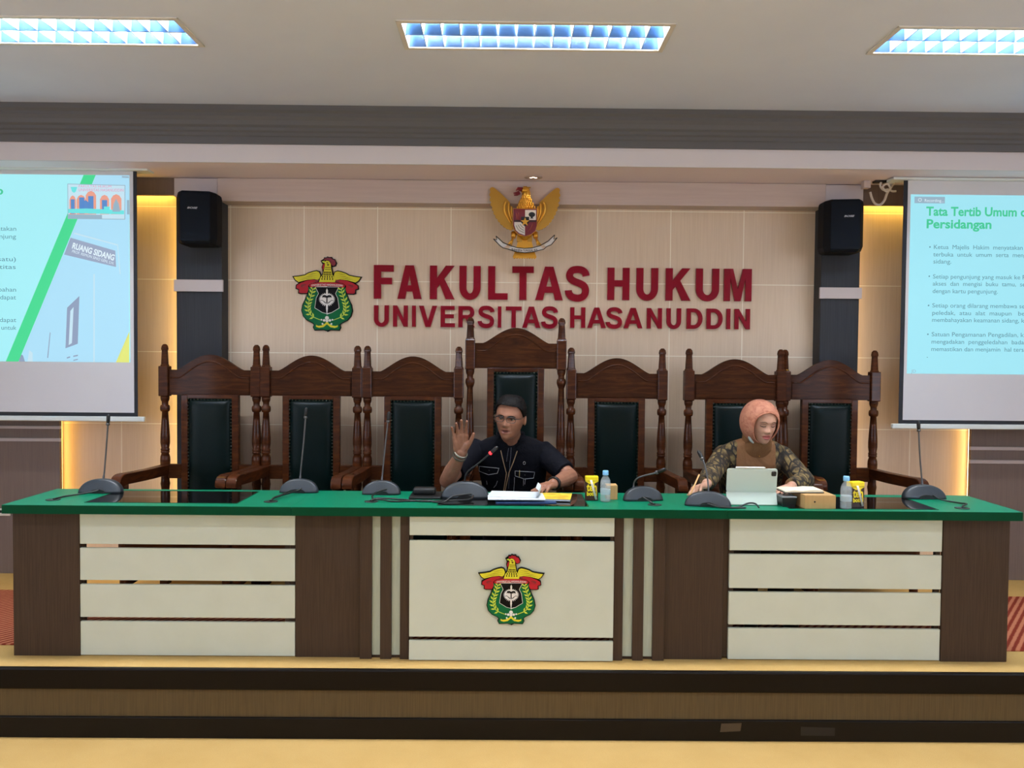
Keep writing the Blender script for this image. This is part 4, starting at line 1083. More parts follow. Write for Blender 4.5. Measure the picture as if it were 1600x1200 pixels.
# the video thumbnail
m = MB(); flat(m, LP([(111, 291), (200, 293), (199.5, 346), (111, 345)]), YS-0.0044); m.build('thumbnail_frame', E_gy, sl).location = off
m = MB(); flat(m, LP([(112, 292), (199, 294), (198.5, 345), (112, 344)]), YS-0.0047); th = m.build('thumbnail', E_line, sl); th.location = off
def thumb(nm, mt, polys, d):
    m = MB()
    for p in polys: flat(m, LP(p), YS-d)
    m.build(nm, mt, sl).location = off
thumb('thumbnail_chairs', E_or, [[(x-w, 338), (x-w, 313+dy), (x-w*0.6, 308+dy), (x, 306+dy), (x+w*0.6, 308+dy), (x+w, 313+dy), (x+w, 338)] for x, w, dy in ((119, 5, 3), (132, 7, 2), (147, 8, -4), (168, 7, 2), (186, 8, 1))], 0.0050)
thumb('thumbnail_seats', E_bl, [[(x-w, 337), (x-w, y), (x+w, y), (x+w, 337)] for x, w, y in ((119, 3, 315), (133, 4, 312), (147, 4, 310), (168, 4, 316))] + [[(131, 332), (133, 320), (139, 316), (145, 321), (147, 332)]], 0.0053)
thumb('thumbnail_desk', E_te, [[(112, 330), (140, 329), (198, 332), (198, 338), (112, 336)], [(167, 326), (176, 326), (176, 334), (167, 334)]], 0.0056)
thumb('thumbnail_caption', E_gy, [[(112, 338), (164, 339), (164, 345), (112, 344)], [(182, 322), (186, 314), (190, 322), (192, 334), (180, 334)]], 0.0058)
m = MB(); put_text(m, 'FAKULTAS HUKUM', sx(128), lz(128, 296.6), capsize(3.6), 0.0, YS-0.0056, 50*SX); put_text(m, 'UNIVERSITAS HASANUDDIN', sx(128), lz(128, 302.5), capsize(4.4), 0.0, YS-0.0056, 69*SX); m.build('thumbnail_title', E_pk, sl).location = off
thumb('thumbnail_crest', E_te, [[(116, 296), (126, 296), (124, 303), (121, 305), (118, 303)]], 0.0056)
m = MB(); put_text(m, 'b', sx(0.5), lz(0, 307.5), capsize(12.5), 0.022, YS-0.0036, 10.5*SX); m.build('title', E_title, sl).location = off
m = MB()
for s_, a, b, y in (('Hakim  menyatakan', -60, 30.5, 363), ('serta  mengunjung', -60, 30.5, 375), ('masuk  1 (satu)', -60, 29.5, 410), ('tamu  identitas', -60, 30, 422), ('bahan', 2.5, 29.5, 457), ('dapat', 5, 29.5, 469), ('n', -4, 1, 481), ('dapat', 4, 29.5, 504), ('untuk', 6.5, 29.5, 516), ('n', -4, 1.5, 516)):
    m = MB(); put_text(m, s_, sx(a), lz(0, y), capsize(6.6), 0.0, YS-0.0036, (b-a)*SX); m.build('text_line', E_text, sl).location = off
thumb('side_tab', E_gy, [[(195, 279), (205.5, 279.5), (205.5, 282), (195, 281.5)], [(202.5, 316), (206, 316), (206, 338), (202.5, 338)]], 0.0042)

# power cable and socket by the right screen
M_cab = mat('cable_white', (206, 196, 184), 0.5)
t = thing('power_cable', 'tangle of white cable hanging from a socket at the top of the right screen', 'cable', (2.42, 5.40, 2.93))
m = MB()
def pc(x, y, d=0.0): return (sx(x)-2.42*1.0+0.0, d, rz(x, y)-2.93)
m.tube(smooth_curve([pc(1366, 297), pc(1369, 307), pc(1374, 315), pc(1382, 317), pc(1389, 310), pc(1393, 299), pc(1398, 291), pc(1403, 284)], 6), 0.008, 8)
m.tube(smooth_curve([pc(1382, 282, -.01), pc(1381, 288, -.01), pc(1386, 294, -.01), pc(1394, 293, -.01), pc(1400, 296, -.01), pc(1406, 296, -.01)], 6), 0.007, 8)
m.tube(smooth_curve([pc(1404, 282, -.02), pc(1396, 284, -.02), pc(1387, 286, -.02), pc(1384, 291, -.02), pc(1390, 297, -.02), pc(1396, 292, -.02), pc(1391, 284, -.02)], 6), 0.007, 8)
m.build('cord', M_cab, t)
MB().box(-0.12, -0.075, -0.01, 0.04, -0.018, 0.028, 0.004).build('socket', M_corn, t)
m = MB(); m.box(-0.05, 0.03, -0.02, 0.03, 0.018, 0.03); m.build('plug', M_micd, t)
# wall socket at the far left
t = thing('wall_socket', 'white power socket low on the dark panelled wall, at the left edge behind the desk', 'socket', (-3.345, 5.535, 0.742))
MB().box(-0.055, 0.055, -0.008, 0.0, -0.028, 0.022, 0.003).build('plate', mat('socket_white', (222, 218, 208), 0.4), t)
MB().box(-0.018, 0.02, -0.0095, -0.007, -0.008, 0.010, 0.001).build('outlet', M_micd, t)
# tape on the skirting of the stage
t = MB().prism([(1.02, 0.045), (1.115, 0.05), (1.12, 0.088), (1.025, 0.085)], 3.8487, 3.8502).build('tape_patch', mat('tape_brown', (62, 50, 38), 0.4))
tag(t, 'faded brown tape patch on the black skirting of the stage, right of the middle', 'tape')
t = MB().prism([(1.40, 0.03), (1.56, 0.03), (1.56, 0.068), (1.40, 0.072)], 3.8485, 3.8502).build('tape_patch', mat('tape_black', (15, 11, 10), 0.5))
tag(t, 'black tape patch on the stage skirting, the more rightward of the two patches', 'tape')
# ================================================================== things on the desk
M_blk = mat('plastic_black', (20, 21, 22), 0.4)
M_paper = mat('paper_white', (196, 206, 214), 0.8)
M_paperc = mat('paper_cream', (232, 224, 196), 0.8)
M_kraft = grain_mat('kraft_board', (186, 150, 98), (176, 140, 90), (60, 60, 8), 0.75)
t = thing('card_reader', 'small black device with a rounded block on a flat base, left of the red-ringed microphone', 'device', (-0.41, 4.26, ZT))
b = MB(); b.box(-0.075, 0.085, -0.09, 0.085, 0.001, 0.014, 0.004); b.build('base', M_blk, t)
b = MB(); b.box(-0.062, 0.055, -0.035, 0.03, 0.0135, 0.05, 0.014, seg=4); b.build('block', M_micd, t)

def sheet(name, label, cx, cy, z, w, d, rz_, m, th=0.0012, curl=None, cat='paper', group=None, wave=0.0):
    g = MB(); n = 14; rows = []
    for j in (0, 1):
        r_ = []
        for i in range(n+1):
            u = i/n; x = -w/2+w*u; zz = wave*math.sin(u*PI*2.2)**2
            if curl and u > curl[0]:
                q = (u-curl[0])/(1-curl[0]); R = curl[1]; a = q*w*(1-curl[0])/R
                x = -w/2+w*curl[0] + R*math.sin(a); zz = R*(1-math.cos(a))
            r_.append((x, zz))
        rows = r_
    prof = [(x, zz+th) for x, zz in rows] + [(x, zz) for x, zz in rows[::-1]]
    if curl:
        c = [Vector((x, zz)) for x, zz in rows]; up = []
        for i, p in enumerate(c):
            dd = (c[min(i+1, n)]-c[max(i-1, 0)]).normalized(); up.append((p.x-dd.y*th, p.y+dd.x*th))
        prof = up + [(p.x, p.y) for p in c[::-1]]
    g.loft([[(x, y, zz) for x, zz in prof] for y in (-d/2, d/2)], smooth=False)
    o = g.build(name, m); o.location = (cx, cy, z); o.rotation_euler = (0, 0, rz_)
    return tag(o, label, cat, group)
M_blue = mat('folder_blue', (38, 66, 110), 0.5)
M_yell = mat('booklet_yellow', (224, 196, 62), 0.5)
_f = noise(M_yell, coords(M_yell, (1, 1, 1)), 18.0, 3.0)
LK(M_yell, ramp(M_yell, _f, [(0.42, (230, 204, 66)), (0.62, (196, 160, 44))]), bsdf(M_yell).inputs['Base Color'])
sheet('folder', 'dark blue folder lying flat under the white papers in front of the man', 0.10, 4.175, ZT+0.0016, 0.30, 0.20, 0.05, M_blue, 0.004, cat='folder')
t = thing('booklet', 'yellow-covered booklet with white pages, right of the papers in front of the man', 'booklet', (0.215, 4.215, ZT+0.0058), rz=-0.12)
MB().box(-0.125, 0.12, -0.085, 0.10, 0.0, 0.009, 0.001).build('pages', M_paper, t)
MB().box(-0.127, 0.122, -0.087, 0.102, 0.009, 0.0105, 0.0005).build('cover', M_yell, t)
sheet('paper_sheet', 'lowest white paper sheet of the fan of papers in front of the man', 0.055, 4.185, ZT+0.0165, 0.285, 0.20, 0.03, M_paper, 0.002, group='papers in front of the man')
sheet('paper_sheet', 'topmost white paper sheet, its right end curled up, in front of the man', 0.075, 4.235, ZT+0.019, 0.31, 0.19, -0.10, M_paper, 0.0012, curl=(0.76, 0.026), group='papers in front of the man')
sheet('paper_sheet', 'white paper sheets lying under the hand of the woman, left of the tablet', 1.135, 4.225, ZT+0.0012, 0.21, 0.19, -0.5, M_paper, 0.002)

# tea cartons
M_tea = mat('carton_brown', (52, 26, 20), 0.4); M_teay = mat('carton_yellow', (240, 214, 30), 0.4)
M_straw = mat('straw_white', (232, 230, 222), 0.3)
def tea(x, y, w, d, h, rz_, label):
    t = thing('tea_carton', label, 'drink carton', (x, y, ZT+0.001), 'tea cartons', rz_)
    b = MB(); b.box(-w/2, w/2, -d/2, d/2, 0, h*0.83, 0.002); b.build('carton', M_tea, t)
    b = MB(); b.box(-w/2-.0005, w/2+.0005, -d/2-.0005, d/2+.0005, h*0.80, h, 0.003)
    b.prism([(-w/2-.0008, h*0.80), (-w*0.18, h*0.68), (w*0.15, h*0.70), (w/2+.0008, h*0.80)], -d/2-0.0008, d/2+.0008)
    b.build('carton_top', M_teay, t)
    m = MB()
    for s_, z_, sz, wd in (('teh', 0.40, 0.058, 0.80), ('botol', 0.21, 0.030, 0.80)):
        b2 = text_bm(s_, sz, 0.035, 'CENTER', 0.0003); ww = max(v.co.x for v in b2.verts)-min(v.co.x for v in b2.verts)
        b2.transform(Matrix.Diagonal((w*wd/ww, 1, 1, 1))); m.merge(b2, 0, Matrix.Translation((0, -d/2-0.0008, h*z_)) @ UP)
    m.build('lettering', M_teay, t)
    for dx in (0.0, 0.006):
        MB().tube([(w*0.30+dx, -d/2-0.0035, 0.006), (-w*0.14+dx, -d/2-0.0035, h*0.86)], 0.0022, 8).build('straw', M_straw, t)
tea(0.438, 4.195, 0.064, 0.040, 0.122, 0.0, 'tea carton with yellow top left of the water bottle, near the man')
tea(1.722, 4.060, 0.070, 0.044, 0.124, 0.22, 'tea carton with yellow top right of the water bottle, at the right of the desk')
# water bottles
M_pet = mat('bottle_plastic', (222, 232, 238), 0.06, spec=0.9, alpha=0.19)
M_water = mat('water', (210, 224, 232), 0.03, spec=0.6, alpha=0.14)
M_cap = mat('bottle_cap_blue', (128, 190, 236), 0.4)
M_lab = mat('bottle_label', (196, 216, 226), 0.4, alpha=0.55)
def bottle(x, y, k, label):
    t = thing('water_bottle', label, 'water bottle', (x, y, ZT+0.001), 'plastic water bottles')
    pr_ = [(0.0, 0.004), (0.018, 0.0), (0.0255, 0.003), (0.027, 0.010), (0.0262, 0.020), (0.027, 0.030), (0.0258, 0.038), (0.0258, 0.066), (0.027, 0.074), (0.0262, 0.082), (0.027, 0.090), (0.0262, 0.098), (0.0245, 0.108), (0.019, 0.121), (0.0125, 0.130), (0.0115, 0.136), (0.0115, 0.142), (0.0, 0.142)]
    MB().lathe([(r*k, z_*k) for r, z_ in pr_], seg=28).build('bottle', M_pet, t)
    MB().lathe([(max(r-0.0012, 0)*k, (z_+0.0012)*k) for r, z_ in pr_ if z_ < 0.115] + [(0.0, 0.110*k)], seg=24).build('water', M_water, t)
    MB().lathe([(r*k, z_*k) for r, z_ in ((0.0262, 0.038), (0.0264, 0.040), (0.0264, 0.064), (0.0262, 0.066))], seg=28).build('label_band', M_lab, t)
    MB().lathe([(r*k, z_*k) for r, z_ in ((0.0, 0.136), (0.0150, 0.136), (0.0152, 0.138), (0.0150, 0.156), (0.0135, 0.1585), (0.0, 0.1585))], seg=24).build('cap', M_cap, t)
bottle(0.503, 4.150, 0.985, 'clear water bottle with a blue cap standing by the man, right of a tea carton')
bottle(1.650, 3.995, 1.0, 'clear water bottle with blue cap at the right, beside a brown box')
t = MB().box(0.515, 0.572, 4.205, 4.275, ZT+0.001, ZT+0.074, 0.002).build('carton_box', M_kraft)
tag(t, 'small tan cardboard box standing behind the water bottle near the man', 'box')
# tablet in its case
M_case = mat('tablet_case', (196, 210, 202), 0.5); M_tabk = mat('tablet_key_black', (26, 28, 30), 0.5)
t = thing('tablet', 'pale grey tablet in a folding case, standing up in front of the woman', 'tablet', (1.219, 4.075, ZT+0.001))
def slab(m, p, q, th, w, bev=0.004):
    """rectangular board between profile points p and q (y, z), w wide"""
    p, q = Vector((0, p[0], p[1])), Vector((0, q[0], q[1])); d = q-p; L = d.length; d.normalize()
    b2 = bmesh.new(); bmesh.ops.create_cube(b2, size=1.0)
    for v in b2.verts: v.co = Vector((v.co.x*w, (v.co.y)*th, (v.co.z)*L))
    e = [x for x in b2.edges if abs((x.verts[0].co-x.verts[1].co).y) > th*0.9]
    bmesh.ops.bevel(b2, geom=e, offset=bev, segments=3, affect='EDGES', profile=0.5)
    R = Matrix((Vector((1, 0, 0)), d.cross(Vector((1, 0, 0))), d)).transposed().to_4x4()
    m.merge(b2, 0, Matrix.Translation((p+q)/2) @ R)
m = MB(); slab(m, (0.0, 0.003), (0.022, 0.064), 0.005, 0.248); m.build('case_flap', M_case, t)
m = MB(); slab(m, (0.022, 0.064), (0.006, 0.180), 0.008, 0.248, 0.010); pn = m.build('case_back', M_case, t)
m = MB(); slab(m, (0.030, 0.055), (0.014, 0.178), 0.005, 0.244); m.build('screen', M_tabk, t)
m = MB(); m.box(-0.124, 0.124, 0.0, 0.20, 0.0, 0.006, 0.002); m.build('keyboard', M_case, t)
m = MB(); slab(m, (0.0066, 0.144), (0.0032, 0.168), 0.004, 0.024, 0.006); cb = m.build('camera_plate', M_tabk, pn); cb.location = (0.106, -0.001, 0)
m = MB(); m.ball((0.101, 0.001, 0.162), (0.004, 0.002, 0.004), 10).ball((0.111, 0.002, 0.150), (0.004, 0.002, 0.004), 10); m.build('camera_lens', mat('lens', (60, 62, 66), 0.1), pn)
o = MB().tube([(-0.066, 0, 0), (0.070, 0, 0), (0.080, 0, 0)], [0.0045, 0.0045, 0.002], 10).build('stylus', mat('stylus_white', (226, 230, 226), 0.4)); o.location = (1.203, 4.080, ZT+0.1865)
tag(o, 'white stylus lying along the top edge of the tablet', 'stylus')
# black tray, notebook and brown box beside the tablet
t = thing('food_tray', 'black plastic tray with a clear lid, between the tablet and the brown box', 'tray', (1.388, 4.08, ZT+0.001))
m = MB(); m.loft([[(x*k, y*k2, z_) for x, y in ((-.036, -.05), (.036, -.05), (.036, .05), (-.036, .05))] for z_, k, k2 in ((0.0, .86, .9), (0.045, 1, 1))], smooth=False); m.build('tray', M_blk, t)
m = MB(); m.box(-.037, .037, -.051, .051, 0.0445, 0.0525, 0.003); m.build('lid', mat('clear_lid', (190, 196, 200), 0.1, alpha=0.5), t)
t = thing('cardboard_box', 'brown cardboard box at the desk edge with a notebook lying on it', 'box', (1.520, 4.065, ZT+0.001), rz=0.04)
m = MB(); m.box(-0.076, 0.076, -0.078, 0.085, 0.0, 0.066, 0.0015); m.build('box', M_kraft, t)
m = MB(); m.prism([(0.0045*math.cos(a*PI/6)-0.028, 0.034+0.0045*math.sin(a*PI/6)) for a in range(12)], -0.0784, -0.077); m.build('hole', M_micd, t)
m = MB(); m.box(-0.0764, -0.0755, -0.02, 0.02, 0.0, 0.066); m.build('side_flap', M_kraft, t)
t = thing('notebook', 'open black-covered notebook with cream pages, lying on the brown cardboard box', 'notebook', (1.475, 4.10, ZT+0.0685), rz=0.05)
m = MB(); m.box(-0.115, 0.085, -0.06, 0.075, 0.0, 0.0035, 0.001); m.build('cover', M_blk, t)
m = MB(); ring = [(-0.108, 0.0035), (-0.108, 0.009), (-0.06, 0.013), (-0.02, 0.010), (0.03, 0.0145), (0.083, 0.013), (0.081, 0.0035)]
m.loft([[(x, y, z_) for x, z_ in ring] for y in (-0.056, 0.07)], smooth=False); m.build('pages', M_paperc, t)
# ================================================================== people
def ray_px(x, y): return (FWD + RGT*((x-800)/1300) - UPV*((y-600)/1300))
CAM = Vector((0, 0, 1.79))
def skin_mat(name, a, b):
    m = mat(name, a, 0.5); bsdf(m).inputs['Subsurface Weight'].default_value = 0.08
    bsdf(m).inputs['Subsurface Radius'].default_value = (0.012, 0.005, 0.003)
    f = noise(m, coords(m, (1, 1, 1)), 30.0, 4.0, 0.6)
    LK(m, ramp(m, f, [(0.3, a), (0.7, b)]), bsdf(m).inputs['Base Color'])
    return m
HP = [(0.118, 0.004, 0.004, 0.004), (0.1155, 0.022, 0.022, 0.028), (0.108, 0.040, 0.040, 0.050), (0.095, 0.054, 0.056, 0.068), (0.078, 0.065, 0.071, 0.082), (0.055, 0.0725, 0.083, 0.093),
      (0.030, 0.0755, 0.0885, 0.098), (0.005, 0.076, 0.088, 0.098), (-0.020, 0.0745, 0.087, 0.093), (-0.045, 0.0665, 0.087, 0.083), (-0.065, 0.0595, 0.0875, 0.066), (-0.085, 0.0495, 0.0865, 0.045),
      (-0.100, 0.0395, 0.083, 0.022), (-0.111, 0.027, 0.076, 0.004), (-0.118, 0.006, 0.060, -0.045)]
def head_section(z):
    zs = [p[0] for p in HP][::-1]
    return [float(np.interp(z, zs, [p[k] for p in HP][::-1])) for k in (1, 2, 3)]
def face_bump(x, z, gender):
    G = lambda cx, cz, sx_, sz: math.exp(-((x-cx)/sx_)**2/2-((z-cz)/sz)**2/2)
    d = 0.0
    d += 0.0175*G(0, -0.030, 0.0085, 0.010) + 0.0100*G(0, -0.010, 0.0065, 0.017)
    d += 0.0035*G(0, 0.022, 0.03, 0.010)
    for s in (-1, 1):
        d += 0.0085*G(s*0.0125, -0.035, 0.0055, 0.0065)
        d += 0.0035*G(s*0.028, 0.019, 0.017, 0.007)*(1.2 if gender else 0.8)
        if gender:
            d -= 0.0105*G(s*0.030, 0.002, 0.013, 0.0095); d += 0.0068*G(s*0.030, 0.0085, 0.011, 0.0040) + 0.0042*G(s*0.030, -0.0065, 0.010, 0.0035)
        else:       # eyelids lowered
            d -= 0.0090*G(s*0.030, 0.002, 0.015, 0.011); d += 0.0085*G(s*0.030, 0.001, 0.0105, 0.0065)
        d += 0.0050*G(s*0.042, -0.028, 0.018, 0.016)
        d -= 0.0025*G(s*(0.030+0.25*(-0.05-z)), -0.050, 0.004, 0.016)*(1.7 if gender else 0.4)
    d += 0.0058*G(0, -0.0585, 0.017, 0.0048) + 0.0062*G(0, -0.0735, 0.014, 0.0055)
    d -= (0.0125 if gender else 0.0065)*G(0, -0.0655, 0.017, 0.0036 if gender else 0.0022)
    d += 0.0055*G(0, -0.100, 0.015, 0.010)
    return d
def head(mb, M, gender, k=1.0, grow=0.0, ears=True):
    rows = []; na = 112
    zs = [0.118-0.236*j/92 for j in range(93)]
    for z in zs:
        w, fr, bk = head_section(z); ring = []
        for i in range(na):
            a = 2*PI*i/na; c, s = math.cos(a), math.sin(a)
            x = (w+grow)*math.copysign(abs(c)**0.92, c)
            y = -(fr+grow)*abs(s)**0.92 if s > 0 else (bk+grow)*abs(s)
            if s > 0.0 and grow == 0: y -= face_bump(x, z, gender)*min(1, s*1.6)
            ring.append(M @ Vector((x*k, y*k, (z+grow*z/0.118)*k)))
        rows.append(ring)
    mb.loft(rows)
    if ears:
        for s in (-1, 1):
            mb.ball(M @ Vector((s*0.080*k, 0.012*k, -0.008*k)), (0.009*k, 0.018*k, 0.031*k), 14, mtx=(M.to_3x3().to_4x4() @ Matrix.Rotation(s*0.35, 4, 'Z') @ Matrix.Rotation(-0.15, 4, 'X')))
def hand(mb, wrist, direction, palm_n, thumb_side, curls, spread=0.10, thumb=(0.9, 0.4), k=1.0, thumb_curl=0.3):
    """direction: wrist to knuckles; palm_n: normal out of the palm; thumb_side +-1 along direction x palm_n"""
    d = Vector(direction).normalized(); n = Vector(palm_n); n = (n-d*n.dot(d)).normalized(); sd = d.cross(n)*thumb_side
    P = lambda a, b, c: Vector(wrist) + (sd*a + d*b + n*c)*k
    kn = [(0.030, 0.088), (0.010, 0.094), (-0.010, 0.090), (-0.029, 0.080)]
    ln = [(0.042, 0.026, 0.020), (0.047, 0.029, 0.021), (0.043, 0.027, 0.021), (0.033, 0.021, 0.018)]
    for (a, b), r in zip(kn, (0.0135, 0.0138, 0.0132, 0.0122)):
        mb.capsule(P(a*0.55, 0.006, 0), P(a, b, 0), 0.0165*k, r*k)
    mb.capsule(P(0.012, 0.018, 0.004), P(0.030, 0.05, 0.006), 0.017*k, 0.014*k)
    mb.capsule(P(-0.024, 0.02, 0.004), P(-0.026, 0.06, 0.005), 0.014*k, 0.012*k)
    for i, ((a, b), L, cu) in enumerate(zip(kn, ln, curls)):
        ang = -math.pi*0+spread*(1.5-i)*1.0; p = P(a, b, 0); cur = 0.0; r = (0.0092, 0.0095, 0.0090, 0.0080)[i]
        for j in range(3):
            cur += cu[j]
            v = (d*math.cos(ang)+sd*math.sin(ang))*math.cos(cur) + n*math.sin(cur)
            q = p + v*L[j]*k; mb.capsule(p, q, r*k, r*0.90*k, 12); p = q; r *= 0.90
    p = P(0.026, 0.026, 0.006); v = (sd*thumb[0] + d*thumb[1] + n*0.25).normalized()
    q = p+v*0.040*k; mb.capsule(p, q, 0.0150*k, 0.0115*k, 12)
    v2 = (v*math.cos(thumb_curl) + d*math.sin(thumb_curl)).normalized(); s_ = q+v2*0.030*k; mb.capsule(q, s_, 0.0110*k, 0.0098*k, 12)
    v3 = (v2*math.cos(thumb_curl*0.7) + d*math.sin(thumb_curl*0.7)).normalized(); mb.capsule(s_, s_+v3*0.022*k, 0.0098*k, 0.0080*k, 12)
def rings_of(spec, k=1.0, n=40, p=0.85):
    out = []
    for (cx, cy, cz, rx, ry) in spec:
        out.append([(cx+(rx*k)*math.copysign(abs(math.cos(2*PI*i/n))**p, math.cos(2*PI*i/n)), cy+(ry*k)*math.copysign(abs(math.sin(2*PI*i/n))**p, math.sin(2*PI*i/n)), cz) for i in range(n)])
    return out
def shrink(spec, d): return [(a, b, c-d*0.6, max(rx-d, 0.02), max(ry-d, 0.02)) for a, b, c, rx, ry in spec]
def band(t, name, p, ax, r, m, wid=0.008, th=0.003):
    ax = Vector(ax).normalized(); u = ax.orthogonal().normalized(); w = ax.cross(u); b = MB(); R = []
    for k in range(28):
        a = 2*PI*k/28; e = u*math.cos(a)+w*math.sin(a)
        R.append([Vector(p)+e*r-ax*wid, Vector(p)+e*(r+th)-ax*wid*0.8, Vector(p)+e*(r+th)+ax*wid*0.8, Vector(p)+e*r+ax*wid])
    R.append(R[0]); b.loft(R, cap=False, closed=True)
    bmesh.ops.remove_doubles(b.bm, verts=list(b.bm.verts), dist=1e-5)
    return b.build(name, m, t, True)
class Drape:
    def __init__(self, me, off):
        bm = bmesh.new(); bm.from_mesh(me); bm.transform(Matrix.Translation(off)); self.t = BVHTree.FromBMesh(bm); bm.free()
    def at(self, x, y, lift=0.002):
        h = self.t.ray_cast(CAM, ray_px(x, y).normalized())
        return (h[0] + h[1]*lift) if h[0] is not None else None
    def line(self, pts, r, mb, lift=0.001, n=6):
        P = []
        for (a, b) in zip(pts, pts[1:]):
            for i in range(n): P.append((a[0]+(b[0]-a[0])*i/n, a[1]+(b[1]-a[1])*i/n))
        P.append(pts[-1]); Q = [q for q in (self.at(x, y, lift) for x, y in P) if q is not None]
        if len(Q) > 1: mb.tube(Q, r, 6)
    def patch(self, poly, mb, lift=0.004, th=0.004):
        a = [self.at(x, y, lift) for x, y in poly]; b = [self.at(x, y, lift-th) for x, y in poly]
        if None in a or None in b: return
        A = [mb.bm.verts.new(p) for p in a]; B = [mb.bm.verts.new(p) for p in b]
        mb.bm.faces.new(A); mb.bm.faces.new(B[::-1])
        for i in range(len(A)): mb.bm.faces.new((A[i-1], A[i], B[i], B[i-1]))
def paint_face(me, M, k, loc, gender):
    """lips and the open mouth as faces of their own material"""
    inv = M.inverted()
    for p in me.polygons:
        q = inv @ (p.center + loc); x, y, z = q.x/k, q.y/k, q.z/k
        if y > -0.06 or abs(x) > 0.03: continue
        w = 0.0255*(1-((z+0.066)/0.0155)**2)
        if abs(x) < w and -0.0795 < z < -0.0535: p.material_index = 1
        if gender and abs(x) < 0.0165*(1-((z+0.0655)/0.0046)**2) and -0.0695 < z < -0.0615: p.material_index = 2
def remesh_child(mb, name, t, voxel, smooth, mats):
    mb.bm.transform(Matrix.Translation(-t.location))
    return link(name, remesh(mb, name, voxel, smooth, mats), t)
M_lipm, M_lipw, M_mouth = mat('lips_brown', (136, 84, 74), 0.45), mat('lips_rose', (170, 92, 88), 0.4), mat('mouth_inside', (70, 30, 28), 0.5)
M_hair = mat('hair_black', (20, 18, 18), 0.6, spec=0.12)
_f = noise(M_hair, coords(M_hair, (90, 90, 14)), 1.0, 4.0, 0.6); LK(M_hair, ramp(M_hair, _f, [(0.35, (7, 6, 7)), (0.65, (24, 22, 22))]), bsdf(M_hair).inputs['Base Color']); bump(M_hair, _f, 0.6, 0.008)
M_eye, M_iris, M_lash = mat('eye_white', (158, 148, 140), 0.3), mat('eye_iris', (26, 16, 12), 0.15), mat('lash_black', (22, 16, 14), 0.6)
def eyes(t, M, k, open_, lookx=0.0):
    for s in (-1, 1):
        e = MB(); c = Vector((s*0.0305, -0.0695, 0.0016))
        e.ball(M @ (c*k), 0.0112*k, 18); ob = e.build('eye', M_eye, t, True)
        e = MB(); e.ball(M @ ((c+Vector((lookx, -0.0088, -0.0005)))*k), (0.0058*k, 0.0040*k, 0.0058*k), 12, mtx=M.to_3x3().to_4x4()); e.build('iris', M_iris, ob, True)
        ob.children[0].data.transform(Matrix.Translation(Vector((0, 0, 0)))); ob.children[0].location = -t.location
def lash(t, M, k, D, z0, dz, name='eyelid', r=0.0013, m=None):
    for s in (-1, 1):
        b = MB(); P = []
        for i in range(9):
            u = -1+2*i/8; x = s*0.0305+u*0.0155; z = z0+dz*(1-u*u)
            w = M @ (Vector((x, -0.13, z))*k); h = D.t.ray_cast(w, (M.to_3x3() @ Vector((0, 1, 0))).normalized())
            if h[0] is not None: P.append(h[0]+h[1]*0.0006)
        if len(P) > 2: b.tube(P, [r*k*(0.5+0.5*math.sin(PI*(i+0.5)/len(P))) for i in range(len(P))], 6); b.build(name, m or M_lash, t, True)
def brow(t, M, k, D, pts, r, m):
    for s in (-1, 1):
        b = MB(); P = []
        for x, z in smooth_curve([(x, z, 0) for x, z in pts], 4).__iter__().__class__ and [(p.x, p.y) for p in smooth_curve([(x, z, 0) for x, z in pts], 4)]:
            w = M @ (Vector((s*x, -0.13, z))*k); h = D.t.ray_cast(w, (M.to_3x3() @ Vector((0, 1, 0))).normalized())
            if h[0] is not None: P.append(h[0]+h[1]*0.0005)
        n = len(P)
        if n > 2: b.tube(P, [r*k*(0.45+0.55*math.sin(PI*min(1, (i+1.2)/(n*0.9)) if i < n*0.9 else 0.3)) for i in range(n)], 8); b.build('eyebrow', m, t, True)

# ------------------------------------------------------------------ the man
MAN = thing('person', 'man in a black short-sleeved shirt and glasses, raising his open right hand', 'person', (0.04, 4.85, S))
SK1 = skin_mat('skin_tan', (150, 105, 84), (132, 90, 70))
HM = Matrix.Translation((0.026, 4.61, 1.464)) @ Matrix.Rotation(-math.radians(16), 4, 'Z') @ Matrix.Rotation(math.radians(5), 4, 'Y') @ Matrix.Rotation(math.radians(4), 4, 'X')
HK = 1.015
torso = [(0.055, 4.95, 0.80, 0.175, 0.13), (0.055, 4.92, 0.90, 0.18, 0.135), (0.05, 4.88, 1.02, 0.182, 0.13), (0.045, 4.84, 1.12, 0.195, 0.13), (0.04, 4.81, 1.20, 0.208, 0.122),
         (0.036, 4.785, 1.265, 0.212, 0.108), (0.034, 4.77, 1.305, 0.190, 0.092), (0.030, 4.755, 1.332, 0.140, 0.078), (0.028, 4.74, 1.352, 0.082, 0.066)]
shL, elL, wrL = Vector((-0.172, 4.79, 1.262)), Vector((-0.318, 4.55, 1.118)), Vector((-0.236, 4.43, 1.285))
shR, elR, wrR = Vector((0.218, 4.79, 1.248)), Vector((0.362, 4.62, 1.135)), Vector((0.257, 4.43, 1.122))
